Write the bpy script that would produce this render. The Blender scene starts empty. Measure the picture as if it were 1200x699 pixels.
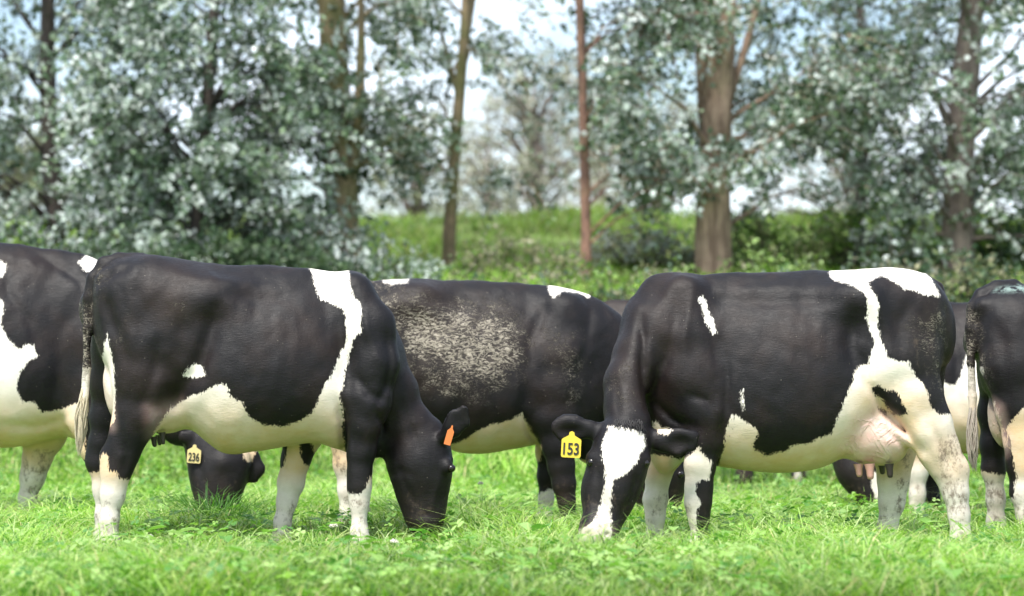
import bpy, math, random
import numpy as np
from mathutils import Vector, Matrix

rng = np.random.default_rng(7)
random.seed(7)
S = bpy.context.scene
COL = S.collection
R = math.radians

# ------------------------------------------------------------------ camera, sky, sun, exposure
F_PX = 3333.0          # focal length in pixels of the 1200 px wide photograph
CAM_H = 0.77
HOR = 462.0
cam_d = bpy.data.cameras.new('camera')
cam = bpy.data.objects.new('camera', cam_d)
COL.objects.link(cam)
cam.location = (0, 0, CAM_H)
cam.rotation_euler = (R(90), 0, 0)
cam_d.sensor_width = 36.0
cam_d.lens = F_PX * 36.0 / 1200.0
cam_d.shift_y = (HOR - 349.5) / 1200.0
cam_d.clip_end = 3000
cam_d.dof.use_dof = True
cam_d.dof.focus_distance = 13.5
cam_d.dof.aperture_fstop = 2.1
S.camera = cam

SUN_EL, SUN_AZ = 58.0, 205.0      # azimuth measured clockwise from +Y (north)
w = bpy.data.worlds.new('World')
S.world = w
w.use_nodes = True
nt = w.node_tree
nt.nodes.clear()
wo = nt.nodes.new('ShaderNodeOutputWorld')
bg = nt.nodes.new('ShaderNodeBackground')
sky = nt.nodes.new('ShaderNodeTexSky')
sky.sky_type = 'NISHITA'
sky.sun_disc = False
sky.sun_elevation = R(SUN_EL)
sky.sun_rotation = R(SUN_AZ)
sky.air_density = 1.0
sky.dust_density = 1.5
bg.inputs['Strength'].default_value = 0.135
# thin broken cloud over the blue
tc = nt.nodes.new('ShaderNodeTexCoord')
mp = nt.nodes.new('ShaderNodeMapping')
mp.inputs['Scale'].default_value = (1.0, 1.0, 2.6)
cn = nt.nodes.new('ShaderNodeTexNoise')
cn.inputs['Scale'].default_value = 7.0
cn.inputs['Detail'].default_value = 6
cr = nt.nodes.new('ShaderNodeMapRange')
cr.inputs['From Min'].default_value = 0.42
cr.inputs['From Max'].default_value = 0.62
cr.inputs['To Min'].default_value = 0.0
cr.inputs['To Max'].default_value = 0.8
mx = nt.nodes.new('ShaderNodeMix')
mx.data_type = 'RGBA'
mx.inputs['B'].default_value = (8.8, 9.6, 10.8, 1)
nt.links.new(tc.outputs['Generated'], mp.inputs['Vector'])
nt.links.new(mp.outputs['Vector'], cn.inputs['Vector'])
nt.links.new(cn.outputs['Fac'], cr.inputs['Value'])
nt.links.new(cr.outputs['Result'], mx.inputs['Factor'])
nt.links.new(sky.outputs['Color'], mx.inputs['A'])
nt.links.new(mx.outputs['Result'], bg.inputs['Color'])
nt.links.new(bg.outputs['Background'], wo.inputs['Surface'])

sd_ = bpy.data.lights.new('sun', 'SUN')
sd_.energy = 3.9
sd_.angle = R(18)
sd_.color = (1.0, 0.965, 0.9)
sun = bpy.data.objects.new('sun', sd_)
COL.objects.link(sun)
a, e = R(SUN_AZ), R(SUN_EL)
sdir = Vector((math.sin(a) * math.cos(e), math.cos(a) * math.cos(e), math.sin(e)))
sun.rotation_euler = sdir.to_track_quat('Z', 'Y').to_euler()

S.view_settings.view_transform = 'Standard'
S.view_settings.look = 'None'
S.view_settings.exposure = 0.78
S.view_settings.gamma = 1
S.render.engine = 'CYCLES'
S.cycles.max_bounces = 7
S.cycles.diffuse_bounces = 4
S.cycles.glossy_bounces = 2
S.cycles.transmission_bounces = 4
S.cycles.transparent_max_bounces = 4
S.cycles.use_denoising = True

# ------------------------------------------------------------------ helpers
def at(px, py, Y):
    """where a photograph point lies at distance Y"""
    return ((px - 600.0) * Y / F_PX, Y, CAM_H + (HOR - py) * Y / F_PX)

def ground_z(x, y):
    x = np.asarray(x, float); y = np.asarray(y, float)
    t = np.clip((y - 19) / 11.0, 0, 1)
    z = 1.9 * t * t * (3 - 2 * t)
    t2 = np.clip((y - 29) / 13.0, 0, 1)
    z = z + 1.36 * (t2 * 0.6 + 0.4 * t2 * t2 * (3 - 2 * t2)) + (0.10 * np.sin(x * 0.35 + 1.0) + 0.05 * np.sin(x * 1.3)) * t2
    t3 = np.clip((y - 43) / 12.0, 0, 1)
    z = z - 1.0 * t3 * t3 * (3 - 2 * t3)
    return z

def tag(o, label=None, cat=None, group=None, kind=None):
    if label: o['label'] = label
    if cat: o['category'] = cat
    if group: o['group'] = group
    if kind: o['kind'] = kind
    return o

def empty(name, loc):
    o = bpy.data.objects.new(name, None)
    COL.objects.link(o)
    o.location = loc
    o.empty_display_size = 0.2
    return o

def link(name, me, mat=None, parent=None, loc=None):
    o = bpy.data.objects.new(name, me)
    COL.objects.link(o)
    if mat: me.materials.append(mat)
    if parent: o.parent = parent
    if loc is not None: o.location = loc
    return o

def np_mesh(name, V, faces_by_size, smooth=True):
    """V (n,3); faces_by_size: list of int arrays (m,k)"""
    me = bpy.data.meshes.new(name)
    V = np.ascontiguousarray(V, np.float32)
    me.vertices.add(len(V))
    me.vertices.foreach_set('co', V.ravel())
    loops = np.concatenate([f.ravel() for f in faces_by_size]).astype(np.int32)
    tot = np.concatenate([np.full(len(f), f.shape[1], np.int32) for f in faces_by_size])
    start = np.concatenate([[0], np.cumsum(tot)[:-1]]).astype(np.int32)
    me.loops.add(len(loops))
    me.loops.foreach_set('vertex_index', loops)
    me.polygons.add(len(tot))
    me.polygons.foreach_set('loop_start', start)
    me.update(calc_edges=True)
    me.validate(verbose=False)
    me.polygons.foreach_set('use_smooth', np.full(len(me.polygons), smooth, bool))
    return me

def color_attr(me, name, C4):
    at_ = me.attributes.new(name, 'FLOAT_COLOR', 'POINT')
    at_.data.foreach_set('color', np.ascontiguousarray(C4, np.float32).ravel())

class Tubes:
    """tapered tubes along polylines, collected in one mesh"""
    def __init__(s): s.V = []; s.F = []; s.n = 0
    def add(s, pts, rad, sides=8, cap=True):
        pts = np.asarray(pts, float); rad = np.asarray(rad, float)
        n = len(pts)
        T = np.gradient(pts, axis=0); T /= np.linalg.norm(T, axis=1, keepdims=True) + 1e-9
        ref = np.array([0.0, 1.0, 0.0]) if abs(T[0][1]) < 0.8 else np.array([1.0, 0, 0])
        U = np.cross(T, ref); U /= np.linalg.norm(U, axis=1, keepdims=True) + 1e-9
        W = np.cross(T, U)
        an = np.linspace(0, 2 * np.pi, sides, endpoint=False)
        ring = pts[:, None] + rad[:, None, None] * (np.cos(an)[None, :, None] * U[:, None] + np.sin(an)[None, :, None] * W[:, None])
        s.V.append(ring.reshape(-1, 3))
        i = np.arange(n - 1)[:, None] * sides; j = np.arange(sides)[None]; k = (j + 1) % sides
        q = np.stack([i + j, i + k, i + sides + k, i + sides + j], -1).reshape(-1, 4) + s.n
        s.F.append(q); s.n += n * sides
        return s
    def mesh(s, name): return np_mesh(name, np.concatenate(s.V), [np.concatenate(s.F)])

# ------------------------------------------------------------------ materials
def new_mat(name):
    m = bpy.data.materials.new(name); m.use_nodes = True
    n = m.node_tree.nodes; n.clear()
    out = n.new('ShaderNodeOutputMaterial')
    p = n.new('ShaderNodeBsdfPrincipled')
    m.node_tree.links.new(p.outputs[0], out.inputs[0])
    return m, m.node_tree, p, out

def N(nt, t, **kw):
    n = nt.nodes.new(t)
    for k, v in kw.items(): setattr(n, k, v)
    return n

def mixc(nt, fac, A, B):
    m = N(nt, 'ShaderNodeMix', data_type='RGBA')
    for s, v in (('Factor', fac), ('A', A), ('B', B)):
        if hasattr(v, 'links') or isinstance(v, bpy.types.NodeSocket): nt.links.new(v, m.inputs[s])
        elif isinstance(v, (int, float)): m.inputs[s].default_value = v
        else: m.inputs[s].default_value = (*v, 1)
    return m.outputs['Result']

def math_(nt, op, a, b=None, clamp=False):
    m = N(nt, 'ShaderNodeMath', operation=op, use_clamp=clamp)
    for i, v in enumerate((a, b)):
        if v is None: continue
        if isinstance(v, bpy.types.NodeSocket): nt.links.new(v, m.inputs[i])
        else: m.inputs[i].default_value = v
    return m.outputs[0]

def mrange(nt, v, a, b, c=0.0, d=1.0, smooth=False):
    m = N(nt, 'ShaderNodeMapRange')
    if smooth: m.interpolation_type = 'SMOOTHSTEP'
    nt.links.new(v, m.inputs['Value'])
    for k, x in zip(('From Min', 'From Max', 'To Min', 'To Max'), (a, b, c, d)): m.inputs[k].default_value = x
    return m.outputs['Result']

def noise(nt, scale, detail=3, rough=0.5, vec=None, dist=0.0):
    n = N(nt, 'ShaderNodeTexNoise')
    n.inputs['Scale'].default_value = scale
    n.inputs['Detail'].default_value = detail
    n.inputs['Roughness'].default_value = rough
    n.inputs['Distortion'].default_value = dist
    if vec is not None: nt.links.new(vec, n.inputs['Vector'])
    return n.outputs['Fac']

def objvec(nt, scale=(1, 1, 1), rot=(0, 0, 0)):
    t = N(nt, 'ShaderNodeTexCoord'); m = N(nt, 'ShaderNodeMapping')
    m.inputs['Scale'].default_value = scale; m.inputs['Rotation'].default_value = rot
    nt.links.new(t.outputs['Object'], m.inputs['Vector'])
    return m.outputs['Vector']

def simple(name, col, rough=0.6, var=0.15, scale=30, bump=0.0):
    m, nt, p, o = new_mat(name)
    v = objvec(nt)
    n = noise(nt, scale, 4, vec=v)
    c = mixc(nt, n, tuple(x * (1 - var) for x in col), tuple(min(1, x * (1 + var)) for x in col))
    nt.links.new(c, p.inputs['Base Color'])
    p.inputs['Roughness'].default_value = rough
    if bump:
        b = N(nt, 'ShaderNodeBump'); b.inputs['Strength'].default_value = bump; b.inputs['Distance'].default_value = 0.01
        nt.links.new(n, b.inputs['Height']); nt.links.new(b.outputs[0], p.inputs['Normal'])
    return m

def leaf_mat(name, rough=0.45, trans=0.35, spec=0.5):
    """leaf surface: own colour per leaf, some light passing through"""
    m, nt, p, out = new_mat(name)
    a = N(nt, 'ShaderNodeAttribute'); a.attribute_name = 'tint'
    nt.links.new(a.outputs['Color'], p.inputs['Base Color'])
    p.inputs['Roughness'].default_value = rough
    p.inputs['Specular IOR Level'].default_value = spec
    t = N(nt, 'ShaderNodeBsdfTranslucent')
    hs = N(nt, 'ShaderNodeHueSaturation'); hs.inputs['Saturation'].default_value = 1.15; hs.inputs['Value'].default_value = 1.25
    nt.links.new(a.outputs['Color'], hs.inputs['Color'])
    nt.links.new(hs.outputs[0], t.inputs['Color'])
    ms = N(nt, 'ShaderNodeMixShader'); ms.inputs[0].default_value = trans
    nt.links.new(p.outputs[0], ms.inputs[1]); nt.links.new(t.outputs[0], ms.inputs[2])
    nt.links.new(ms.outputs[0], out.inputs[0])
    return m

def coat_mat(name, black=(0.0065, 0.0055, 0.0065), brown=(0.019, 0.0115, 0.0095), crust=0.0):
    """short cow hair. coat = (white distance, cream stain, pink skin, mud), extra = (caked mud, mint chalk, bare skin, -)"""
    m, nt, p, out = new_mat(name)
    A = N(nt, 'ShaderNodeAttribute'); A.attribute_name = 'coat'
    sp = N(nt, 'ShaderNodeSeparateColor'); nt.links.new(A.outputs['Color'], sp.inputs[0])
    wsd, cream, pink = sp.outputs[0], sp.outputs[1], sp.outputs[2]
    mud = A.outputs['Alpha']
    B = N(nt, 'ShaderNodeAttribute'); B.attribute_name = 'extra'
    sb = N(nt, 'ShaderNodeSeparateColor'); nt.links.new(B.outputs['Color'], sb.inputs[0])
    caked, mint, skin = sb.outputs[0], sb.outputs[1], sb.outputs[2]
    v = objvec(nt)
    vh = objvec(nt, (38, 38, 150), (0, R(25), 0))       # hair streaks
    vh2 = objvec(nt, (150, 150, 40), (0, R(-12), 0))
    edge = noise(nt, 1.0, 4, 0.7, vh2)
    edge2 = noise(nt, 16, 3, 0.5, v)
    d = math_(nt, 'ADD', wsd, math_(nt, 'MULTIPLY', math_(nt, 'SUBTRACT', edge, 0.5), 0.055))
    d = math_(nt, 'ADD', d, math_(nt, 'MULTIPLY', math_(nt, 'SUBTRACT', edge2, 0.5), 0.03))
    wf = mrange(nt, d, -0.0035, 0.0035, 0, 1, True)
    # black hair with rusty patches and dust
    big = noise(nt, 3.2, 5, 0.6, v)
    bc = mixc(nt, mrange(nt, big, 0.45, 0.72), black, brown)
    dust = noise(nt, 1.0, 6, 0.75, vh)
    bc = mixc(nt, mrange(nt, dust, 0.60, 0.85, 0, 0.30), bc, (0.07, 0.063, 0.062))
    # small pale flecks of chaff
    vo = N(nt, 'ShaderNodeTexVoronoi'); vo.inputs['Scale'].default_value = 34; nt.links.new(v, vo.inputs['Vector'])
    fl = math_(nt, 'LESS_THAN', vo.outputs['Distance'], 0.055)
    flm = math_(nt, 'GREATER_THAN', noise(nt, 5.0, 2, 0.5, v), 0.55)
    fl = math_(nt, 'MULTIPLY', fl, flm)
    bc = mixc(nt, math_(nt, 'MULTIPLY', fl, 0.65), bc, (0.34, 0.30, 0.24))
    # white hair
    wn = noise(nt, 9, 5, 0.6, v)
    wc = mixc(nt, wn, (0.82, 0.78, 0.72), (0.68, 0.62, 0.53))
    crn = math_(nt, 'MULTIPLY', cream, mrange(nt, noise(nt, 7, 5, 0.65, v), 0.3, 0.7, 0.6, 1.0), clamp=True)
    wc = mixc(nt, crn, wc, (0.60, 0.385, 0.17))
    wc = mixc(nt, mrange(nt, noise(nt, 1.0, 5, 0.7, vh), 0.5, 0.9, 0, 0.3), wc, (0.46, 0.40, 0.31))
    c = mixc(nt, wf, bc, wc)
    # pink udder skin
    pn = mixc(nt, mrange(nt, noise(nt, 18, 4, 0.6, v), 0.3, 0.75), (0.78, 0.60, 0.53), (0.70, 0.40, 0.36))
    c = mixc(nt, pink, c, pn)
    c = mixc(nt, skin, c, (0.035, 0.028, 0.028))
    # mud splashes
    mn = math_(nt, 'ADD', noise(nt, 34, 7, 0.8, objvec(nt, (1, 1, 0.7))), math_(nt, 'MULTIPLY', noise(nt, 9, 3, 0.6, v), 0.55))
    thr = math_(nt, 'SUBTRACT', 1.13, math_(nt, 'MULTIPLY', mud, 0.36))
    mf = mrange(nt, math_(nt, 'SUBTRACT', mn, thr), -0.02, 0.12)
    c = mixc(nt, math_(nt, 'MULTIPLY', math_(nt, 'MULTIPLY', mud, mrange(nt, wf, 0, 1, 0.04, 1.0)), mrange(nt, noise(nt, 12, 4, 0.6, v), 0.3, 0.8, 0.1, 0.7)), c, (0.34, 0.26, 0.18))
    c = mixc(nt, math_(nt, 'MULTIPLY', mf, mrange(nt, wf, 0, 1, 0.35, 0.8)), c, (0.12, 0.088, 0.06))
    # caked, cracked pale mud lying in ridges
    vc = objvec(nt, (26, 26, 62), (0, R(28), 0))
    ck0 = noise(nt, 1.0, 3, 0.6, vc, 0.8)
    ck = mrange(nt, math_(nt, 'ABSOLUTE', math_(nt, 'SUBTRACT', ck0, 0.5)), 0.0, 0.14, 0.95, 0.15)
    ck2 = noise(nt, 14, 4, 0.6, v)
    cth = math_(nt, 'ADD', math_(nt, 'MULTIPLY', ck, 0.75), math_(nt, 'MULTIPLY', ck2, 0.55))
    cf = mrange(nt, math_(nt, 'SUBTRACT', cth, math_(nt, 'SUBTRACT', 1.01, math_(nt, 'MULTIPLY', caked, 0.34))), 0.0, 0.12)
    c = mixc(nt, math_(nt, 'MULTIPLY', caked, mrange(nt, ck2, 0.3, 0.7, 0.0, 0.6)), c, (0.085, 0.068, 0.052))
    cf = math_(nt, 'MULTIPLY', cf, mrange(nt, caked, 0.02, 0.3))
    c = mixc(nt, math_(nt, 'MULTIPLY', cf, 0.72), c, mixc(nt, ck2, (0.28, 0.24, 0.18), (0.58, 0.52, 0.42)))
    mt = math_(nt, 'MULTIPLY', mint, mrange(nt, noise(nt, 34, 4, 0.6, v), 0.42, 0.58))
    c = mixc(nt, mt, c, (0.38, 0.52, 0.46))
    nt.links.new(c, p.inputs['Base Color'])
    nt.links.new(mrange(nt, dust, 0.35, 0.7, 0.42, 0.60), p.inputs['Roughness'])
    p.inputs['Specular IOR Level'].default_value = 0.24
    p.inputs['Sheen Weight'].default_value = 0.0
    p.inputs['Sheen Roughness'].default_value = 0.45
    p.inputs['Sheen Tint'].default_value = (0.85, 0.86, 0.95, 1)
    # relief: hair, skin folds, caked mud, udder veins
    h1 = math_(nt, 'MULTIPLY', dust, 0.0028)
    h2 = math_(nt, 'MULTIPLY', math_(nt, 'ADD', noise(nt, 4.2, 3, 0.5, objvec(nt, (1.0, 1, 0.8))), math_(nt, 'MULTIPLY', noise(nt, 15, 3, 0.6, objvec(nt, (1.6, 1, 0.6), (0, R(30), 0))), 0.16)), 0.015)
    h3 = math_(nt, 'MULTIPLY', math_(nt, 'MULTIPLY', cf, ck), 0.010)
    vn = noise(nt, 9, 3, 0.5, objvec(nt, (1.3, 1, 0.8)), 0.9)
    vr = mrange(nt, math_(nt, 'ABSOLUTE', math_(nt, 'SUBTRACT', vn, 0.5)), 0.0, 0.05, 1, 0, True)
    h4 = math_(nt, 'MULTIPLY', math_(nt, 'MULTIPLY', vr, pink), 0.0035)
    hh = math_(nt, 'ADD', math_(nt, 'ADD', h1, h2), math_(nt, 'ADD', h3, h4))
    bp = N(nt, 'ShaderNodeBump'); bp.inputs['Strength'].default_value = 0.75; bp.inputs['Distance'].default_value = 1.0
    nt.links.new(hh, bp.inputs['Height']); nt.links.new(bp.outputs[0], p.inputs['Normal'])
    return m

M = {}
M['coat'] = coat_mat('cow_hair')
M['coat_brown'] = coat_mat('rusty_cow_hair', (0.012, 0.009, 0.009), (0.035, 0.022, 0.017))
M['eye'] = simple('eye_wet', (0.012, 0.009, 0.008), 0.08, 0.1, 50)
M['tag_yellow'] = simple('yellow_tag_plastic', (0.72, 0.53, 0.05), 0.5, 0.08, 60)
M['tag_faded'] = simple('faded_tag_plastic', (0.66, 0.53, 0.24), 0.5, 0.1, 60)
M['tag_orange'] = simple('orange_tag_plastic', (0.60, 0.17, 0.04), 0.45, 0.1, 60)
M['tag_pale'] = simple('pale_tag_plastic', (0.70, 0.45, 0.33), 0.5, 0.1, 60)
M['ink'] = simple('black_ink', (0.02, 0.02, 0.02), 0.6, 0.1)
M['hair_white'] = simple('white_tail_hair', (0.50, 0.43, 0.31), 0.6, 0.3, 60)
M['hair_grey'] = simple('grey_tail_hair', (0.36, 0.31, 0.26), 0.6, 0.3, 60)
M['hair_black'] = simple('black_poll_hair', (0.016, 0.014, 0.014), 0.45, 0.2, 60)
M['teat'] = simple('teat_skin', (0.52, 0.28, 0.23), 0.5, 0.2, 60)
M['teat_dark'] = simple('dark_teat_skin', (0.035, 0.025, 0.025), 0.4, 0.2, 60)
M['leaf'] = leaf_mat('gum_leaf', 0.48, 0.18, 0.4)
M['green_leaf'] = leaf_mat('broad_green_leaf', 0.5, 0.4)
M['grass'] = leaf_mat('grass_blade', 0.42, 0.45, 0.4)

def bark_mat(name, c1, c2, moss=0.0):
    m, nt, p, o = new_mat(name)
    v = objvec(nt, (6, 6, 1.2))
    n = noise(nt, 2.2, 8, 0.75, v)
    c = mixc(nt, mrange(nt, n, 0.42, 0.56), c1, c2)
    n2 = noise(nt, 2.2, 4, 0.6, objvec(nt))
    c = mixc(nt, mrange(nt, n2, 0.62 - 0.25 * moss, 0.75 - 0.2 * moss, 0, moss), c, (0.11, 0.13, 0.035))
    nt.links.new(c, p.inputs['Base Color']); p.inputs['Roughness'].default_value = 0.85
    b = N(nt, 'ShaderNodeBump'); b.inputs['Strength'].default_value = 0.8; b.inputs['Distance'].default_value = 0.03
    nt.links.new(n, b.inputs['Height']); nt.links.new(b.outputs[0], p.inputs['Normal'])
    return m
M['bark_mossy'] = bark_mat('mossy_bark', (0.36, 0.27, 0.16), (0.17, 0.13, 0.08), 0.7)
M['bark_tan'] = bark_mat('peeling_tan_bark', (0.42, 0.30, 0.22), (0.19, 0.125, 0.09), 0.35)
M['bark_red'] = bark_mat('red_brown_bark', (0.30, 0.165, 0.12), (0.12, 0.065, 0.05), 0.3)
M['bark_grey'] = bark_mat('grey_bark', (0.27, 0.22, 0.19), (0.12, 0.095, 0.085), 0.3)
M['bark_dark'] = bark_mat('dark_bark', (0.07, 0.055, 0.045), (0.035, 0.028, 0.025), 0.2)

# ------------------------------------------------------------------ ground
def grid_sheet(name, xs, ys, zf):
    X, Yg = np.meshgrid(xs, ys, indexing='xy')
    Z = zf(X, Yg)
    V = np.stack([X, Yg, Z], -1).reshape(-1, 3)
    nx, ny = len(xs), len(ys)
    i = (np.arange(ny - 1)[:, None] * nx + np.arange(nx - 1)[None]).ravel()
    return np_mesh(name, V, [np.stack([i, i + 1, i + 1 + nx, i + nx], -1)])

m, nt, p, o = new_mat('pasture_ground')
v = objvec(nt)
n1 = noise(nt, 1.6, 8, 0.75, v); n2 = noise(nt, 14, 5, 0.7, v)
c = mixc(nt, mrange(nt, n1, 0.35, 0.65), (0.13, 0.22, 0.035), (0.22, 0.32, 0.06))
c = mixc(nt, mrange(nt, n2, 0.4, 0.75, 0, 0.55), c, (0.07, 0.14, 0.025))
nt.links.new(c, p.inputs['Base Color']); p.inputs['Roughness'].default_value = 0.9
b = N(nt, 'ShaderNodeBump'); b.inputs['Strength'].default_value = 0.9; b.inputs['Distance'].default_value = 0.06
nt.links.new(n2, b.inputs['Height']); nt.links.new(b.outputs[0], p.inputs['Normal'])
g2 = noise(nt, 0.55, 6, 0.7, v)
c2 = mixc(nt, mrange(nt, g2, 0.38, 0.62), c, mixc(nt, n2, (0.055, 0.11, 0.018), (0.16, 0.17, 0.05)))
sx = N(nt, 'ShaderNodeSeparateXYZ'); nt.links.new(v, sx.inputs[0])
c3 = mixc(nt, mrange(nt, sx.outputs[1], 22, 30), c, c2)      # rank, coarser pasture on the bank
nt.links.new(c3, p.inputs['Base Color'])
M['ground'] = m
ys = np.concatenate([np.linspace(-60, 4, 9), np.linspace(6, 60, 109), [75, 100, 150, 250, 400, 700]])
xs = np.concatenate([[-500, -250, -120, -60], np.linspace(-40, 40, 81), [60, 120, 250, 500]])
tag(link('ground', grid_sheet('ground', xs, ys, ground_z), M['ground']), kind='structure')

# ------------------------------------------------------------------ grass and clover
MUZ = ((697 - 600) * 12.6 / F_PX, 12.6)
HOOVES = [((px_ - 600) * y_ / F_PX, y_ - .38) for px_, y_ in ((128, 13.2), (120, 13.5), (425, 13.2), (330, 13.55), (817, 13.3), (767, 13.6), (1122, 13.3), (1038, 13.6), (666, 15.2), (638, 15.5), (405, 15.2), (1167, 14.4), (1207, 14.1), (498, 13.4), (31, 15.6), (1074, 16.3))]
def worn(x, y):
    f = 1 - 0.75 * np.exp(-((x - MUZ[0]) / 0.22) ** 2 - ((y - MUZ[1]) / 0.65) ** 2)
    for hx, hy in HOOVES: f = f * (1 - 0.55 * np.exp(-((x - hx) / 0.11) ** 2 - ((y - hy) / 0.42) ** 2))
    return f
def blades(n, x, y, hmin, hmax, wid, tall=None, lean=0.6, pal=None):
    z = ground_z(x, y)
    hf = np.sin(x * 2.3 + 1.7 * np.sin(y * 1.3)) * np.cos(y * 2.1 + np.sin(x * 3.1)) * 0.5 + 0.5
    h = (hmin + (hmax - hmin) * rng.random(n) ** 1.4) * (0.58 + 0.68 * hf)
    h *= worn(x, y)    # grazed at the muzzle, trodden at the hooves
    if tall is not None: h *= tall
    th = rng.random(n) * 2 * np.pi
    L = (0.15 + lean * rng.random(n) ** 0.8) * h * 1.3
    dx, dy = np.cos(th), np.sin(th)
    ph = th + np.pi / 2 + rng.normal(0, 0.6, n)
    wx, wy = np.cos(ph), np.sin(ph)
    wd = wid * (0.6 + 0.8 * rng.random(n))
    V = np.zeros((n, 7, 3), np.float32)
    for k, t in enumerate((0, 0.38, 0.74)):
        bx = x + dx * L * t ** 1.8; by = y + dy * L * t ** 1.8; bz = z - 0.01 + h * (t - 0.18 * t ** 3)
        ww = wd * (0.8, 1.0, 0.7)[k] * 0.5
        V[:, 2 * k] = np.stack([bx - wx * ww, by - wy * ww, bz], -1)
        V[:, 2 * k + 1] = np.stack([bx + wx * ww, by + wy * ww, bz], -1)
    droop = 0.80 - 0.25 * rng.random(n)
    V[:, 6] = np.stack([x + dx * L, y + dy * L, z + h * droop], -1)
    C = np.zeros((n, 7, 4), np.float32); C[..., 3] = 1
    pal = np.array(pal if pal is not None else [(0.22, 0.45, 0.06), (0.40, 0.62, 0.14), (0.075, 0.20, 0.03), (0.68, 0.78, 0.32), (0.34, 0.54, 0.10), (0.72, 0.62, 0.34)])
    pr = [0.25, 0.20, 0.24, 0.12, 0.15, 0.04]
    ci = rng.choice(len(pal), n, p=pr if len(pal) == 6 else None)
    c = pal[ci] * (0.85 + 0.3 * rng.random((n, 1)))
    patch = 0.86 + 0.25 * np.sin(x * 1.1 + 2 * np.sin(y * 0.7)) * np.cos(y * 0.9 + x * .4)
    c = c * patch[:, None]
    for k, f in enumerate((0.45, 0.45, 0.85, 0.85, 1.08, 1.08, 1.15)): C[:, k, :3] = c * f  # blade bottoms tinted darker: shade between the blades put into the colour
    b0 = (np.arange(n) * 7)[:, None]
    q = np.concatenate([b0 + [0, 1, 3, 2], b0 + [2, 3, 5, 4]])
    t = b0 + [4, 5, 6]
    return V.reshape(-1, 3), C.reshape(-1, 4), q, t

def blade_object(name, sets, mat):
    V, C, Q, T, off = [], [], [], [], 0
    for v_, c_, q_, t_ in sets:
        V.append(v_); C.append(c_); Q.append(q_ + off); T.append(t_ + off); off += len(v_)
    me = np_mesh(name, np.concatenate(V), [np.concatenate(Q), np.concatenate(T)], smooth=False)
    color_attr(me, 'tint', np.concatenate(C))
    return link(name, me, mat)

def field(n, y0, y1, k=0.19, add=0.7, bias=1.0):
    y = y0 + (y1 - y0) * rng.random(n) ** bias
    keep = rng.random(n) < (k * y + add) / (k * y1 + add)
    y = y[keep]
    x = (rng.random(len(y)) * 2 - 1) * (k * y + add)
    return x, y

sets = []
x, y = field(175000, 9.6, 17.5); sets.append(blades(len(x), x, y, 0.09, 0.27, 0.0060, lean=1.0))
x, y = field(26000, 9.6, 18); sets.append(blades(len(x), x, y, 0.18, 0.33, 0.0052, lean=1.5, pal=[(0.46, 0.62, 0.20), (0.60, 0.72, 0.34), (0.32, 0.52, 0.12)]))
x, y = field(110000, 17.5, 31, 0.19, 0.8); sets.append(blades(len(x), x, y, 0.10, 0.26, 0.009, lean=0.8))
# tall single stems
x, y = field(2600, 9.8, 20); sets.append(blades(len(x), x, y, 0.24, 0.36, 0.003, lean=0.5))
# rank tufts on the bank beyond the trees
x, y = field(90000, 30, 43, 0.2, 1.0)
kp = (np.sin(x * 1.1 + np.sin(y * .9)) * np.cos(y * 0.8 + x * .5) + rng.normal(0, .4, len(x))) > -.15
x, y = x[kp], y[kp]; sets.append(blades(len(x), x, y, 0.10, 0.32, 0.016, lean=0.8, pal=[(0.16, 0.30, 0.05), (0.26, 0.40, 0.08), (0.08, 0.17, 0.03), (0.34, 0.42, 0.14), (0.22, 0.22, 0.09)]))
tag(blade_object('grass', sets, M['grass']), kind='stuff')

# a few dark tussocks that stand above the sward
def tussock(cx, cy, n, hh, rad, pal, label):
    r = rad * np.sqrt(rng.random(n)); t = rng.random(n) * 2 * np.pi
    x = np.cos(t) * r; y = np.sin(t) * r
    v_, c_, q_, t_ = blades(n, x + cx, y + cy, hh * .6, hh, 0.005, lean=0.9, pal=pal)
    v_ = v_ - np.array([cx, cy, 0], np.float32)
    o = blade_object('grass_tussock', [(v_, c_, q_, t_)], M['grass'])
    o.location = (cx, cy, 0)
    tag(o, label, 'grass tussock')
dk = [(0.05, 0.15, 0.025), (0.08, 0.2, 0.03), (0.12, 0.27, 0.05)]
X, Y_, Z_ = at(258, 640, 14.6); tussock(X, 14.6, 420, 0.42, 0.11, dk, 'dark green tussock of long grass in front of the head with tag 236')
X, Y_, Z_ = at(985, 640, 13.8); tussock(X, 13.8, 200, 0.26, 0.12, dk, 'darker tussock of grass below the pink udder')

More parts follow.
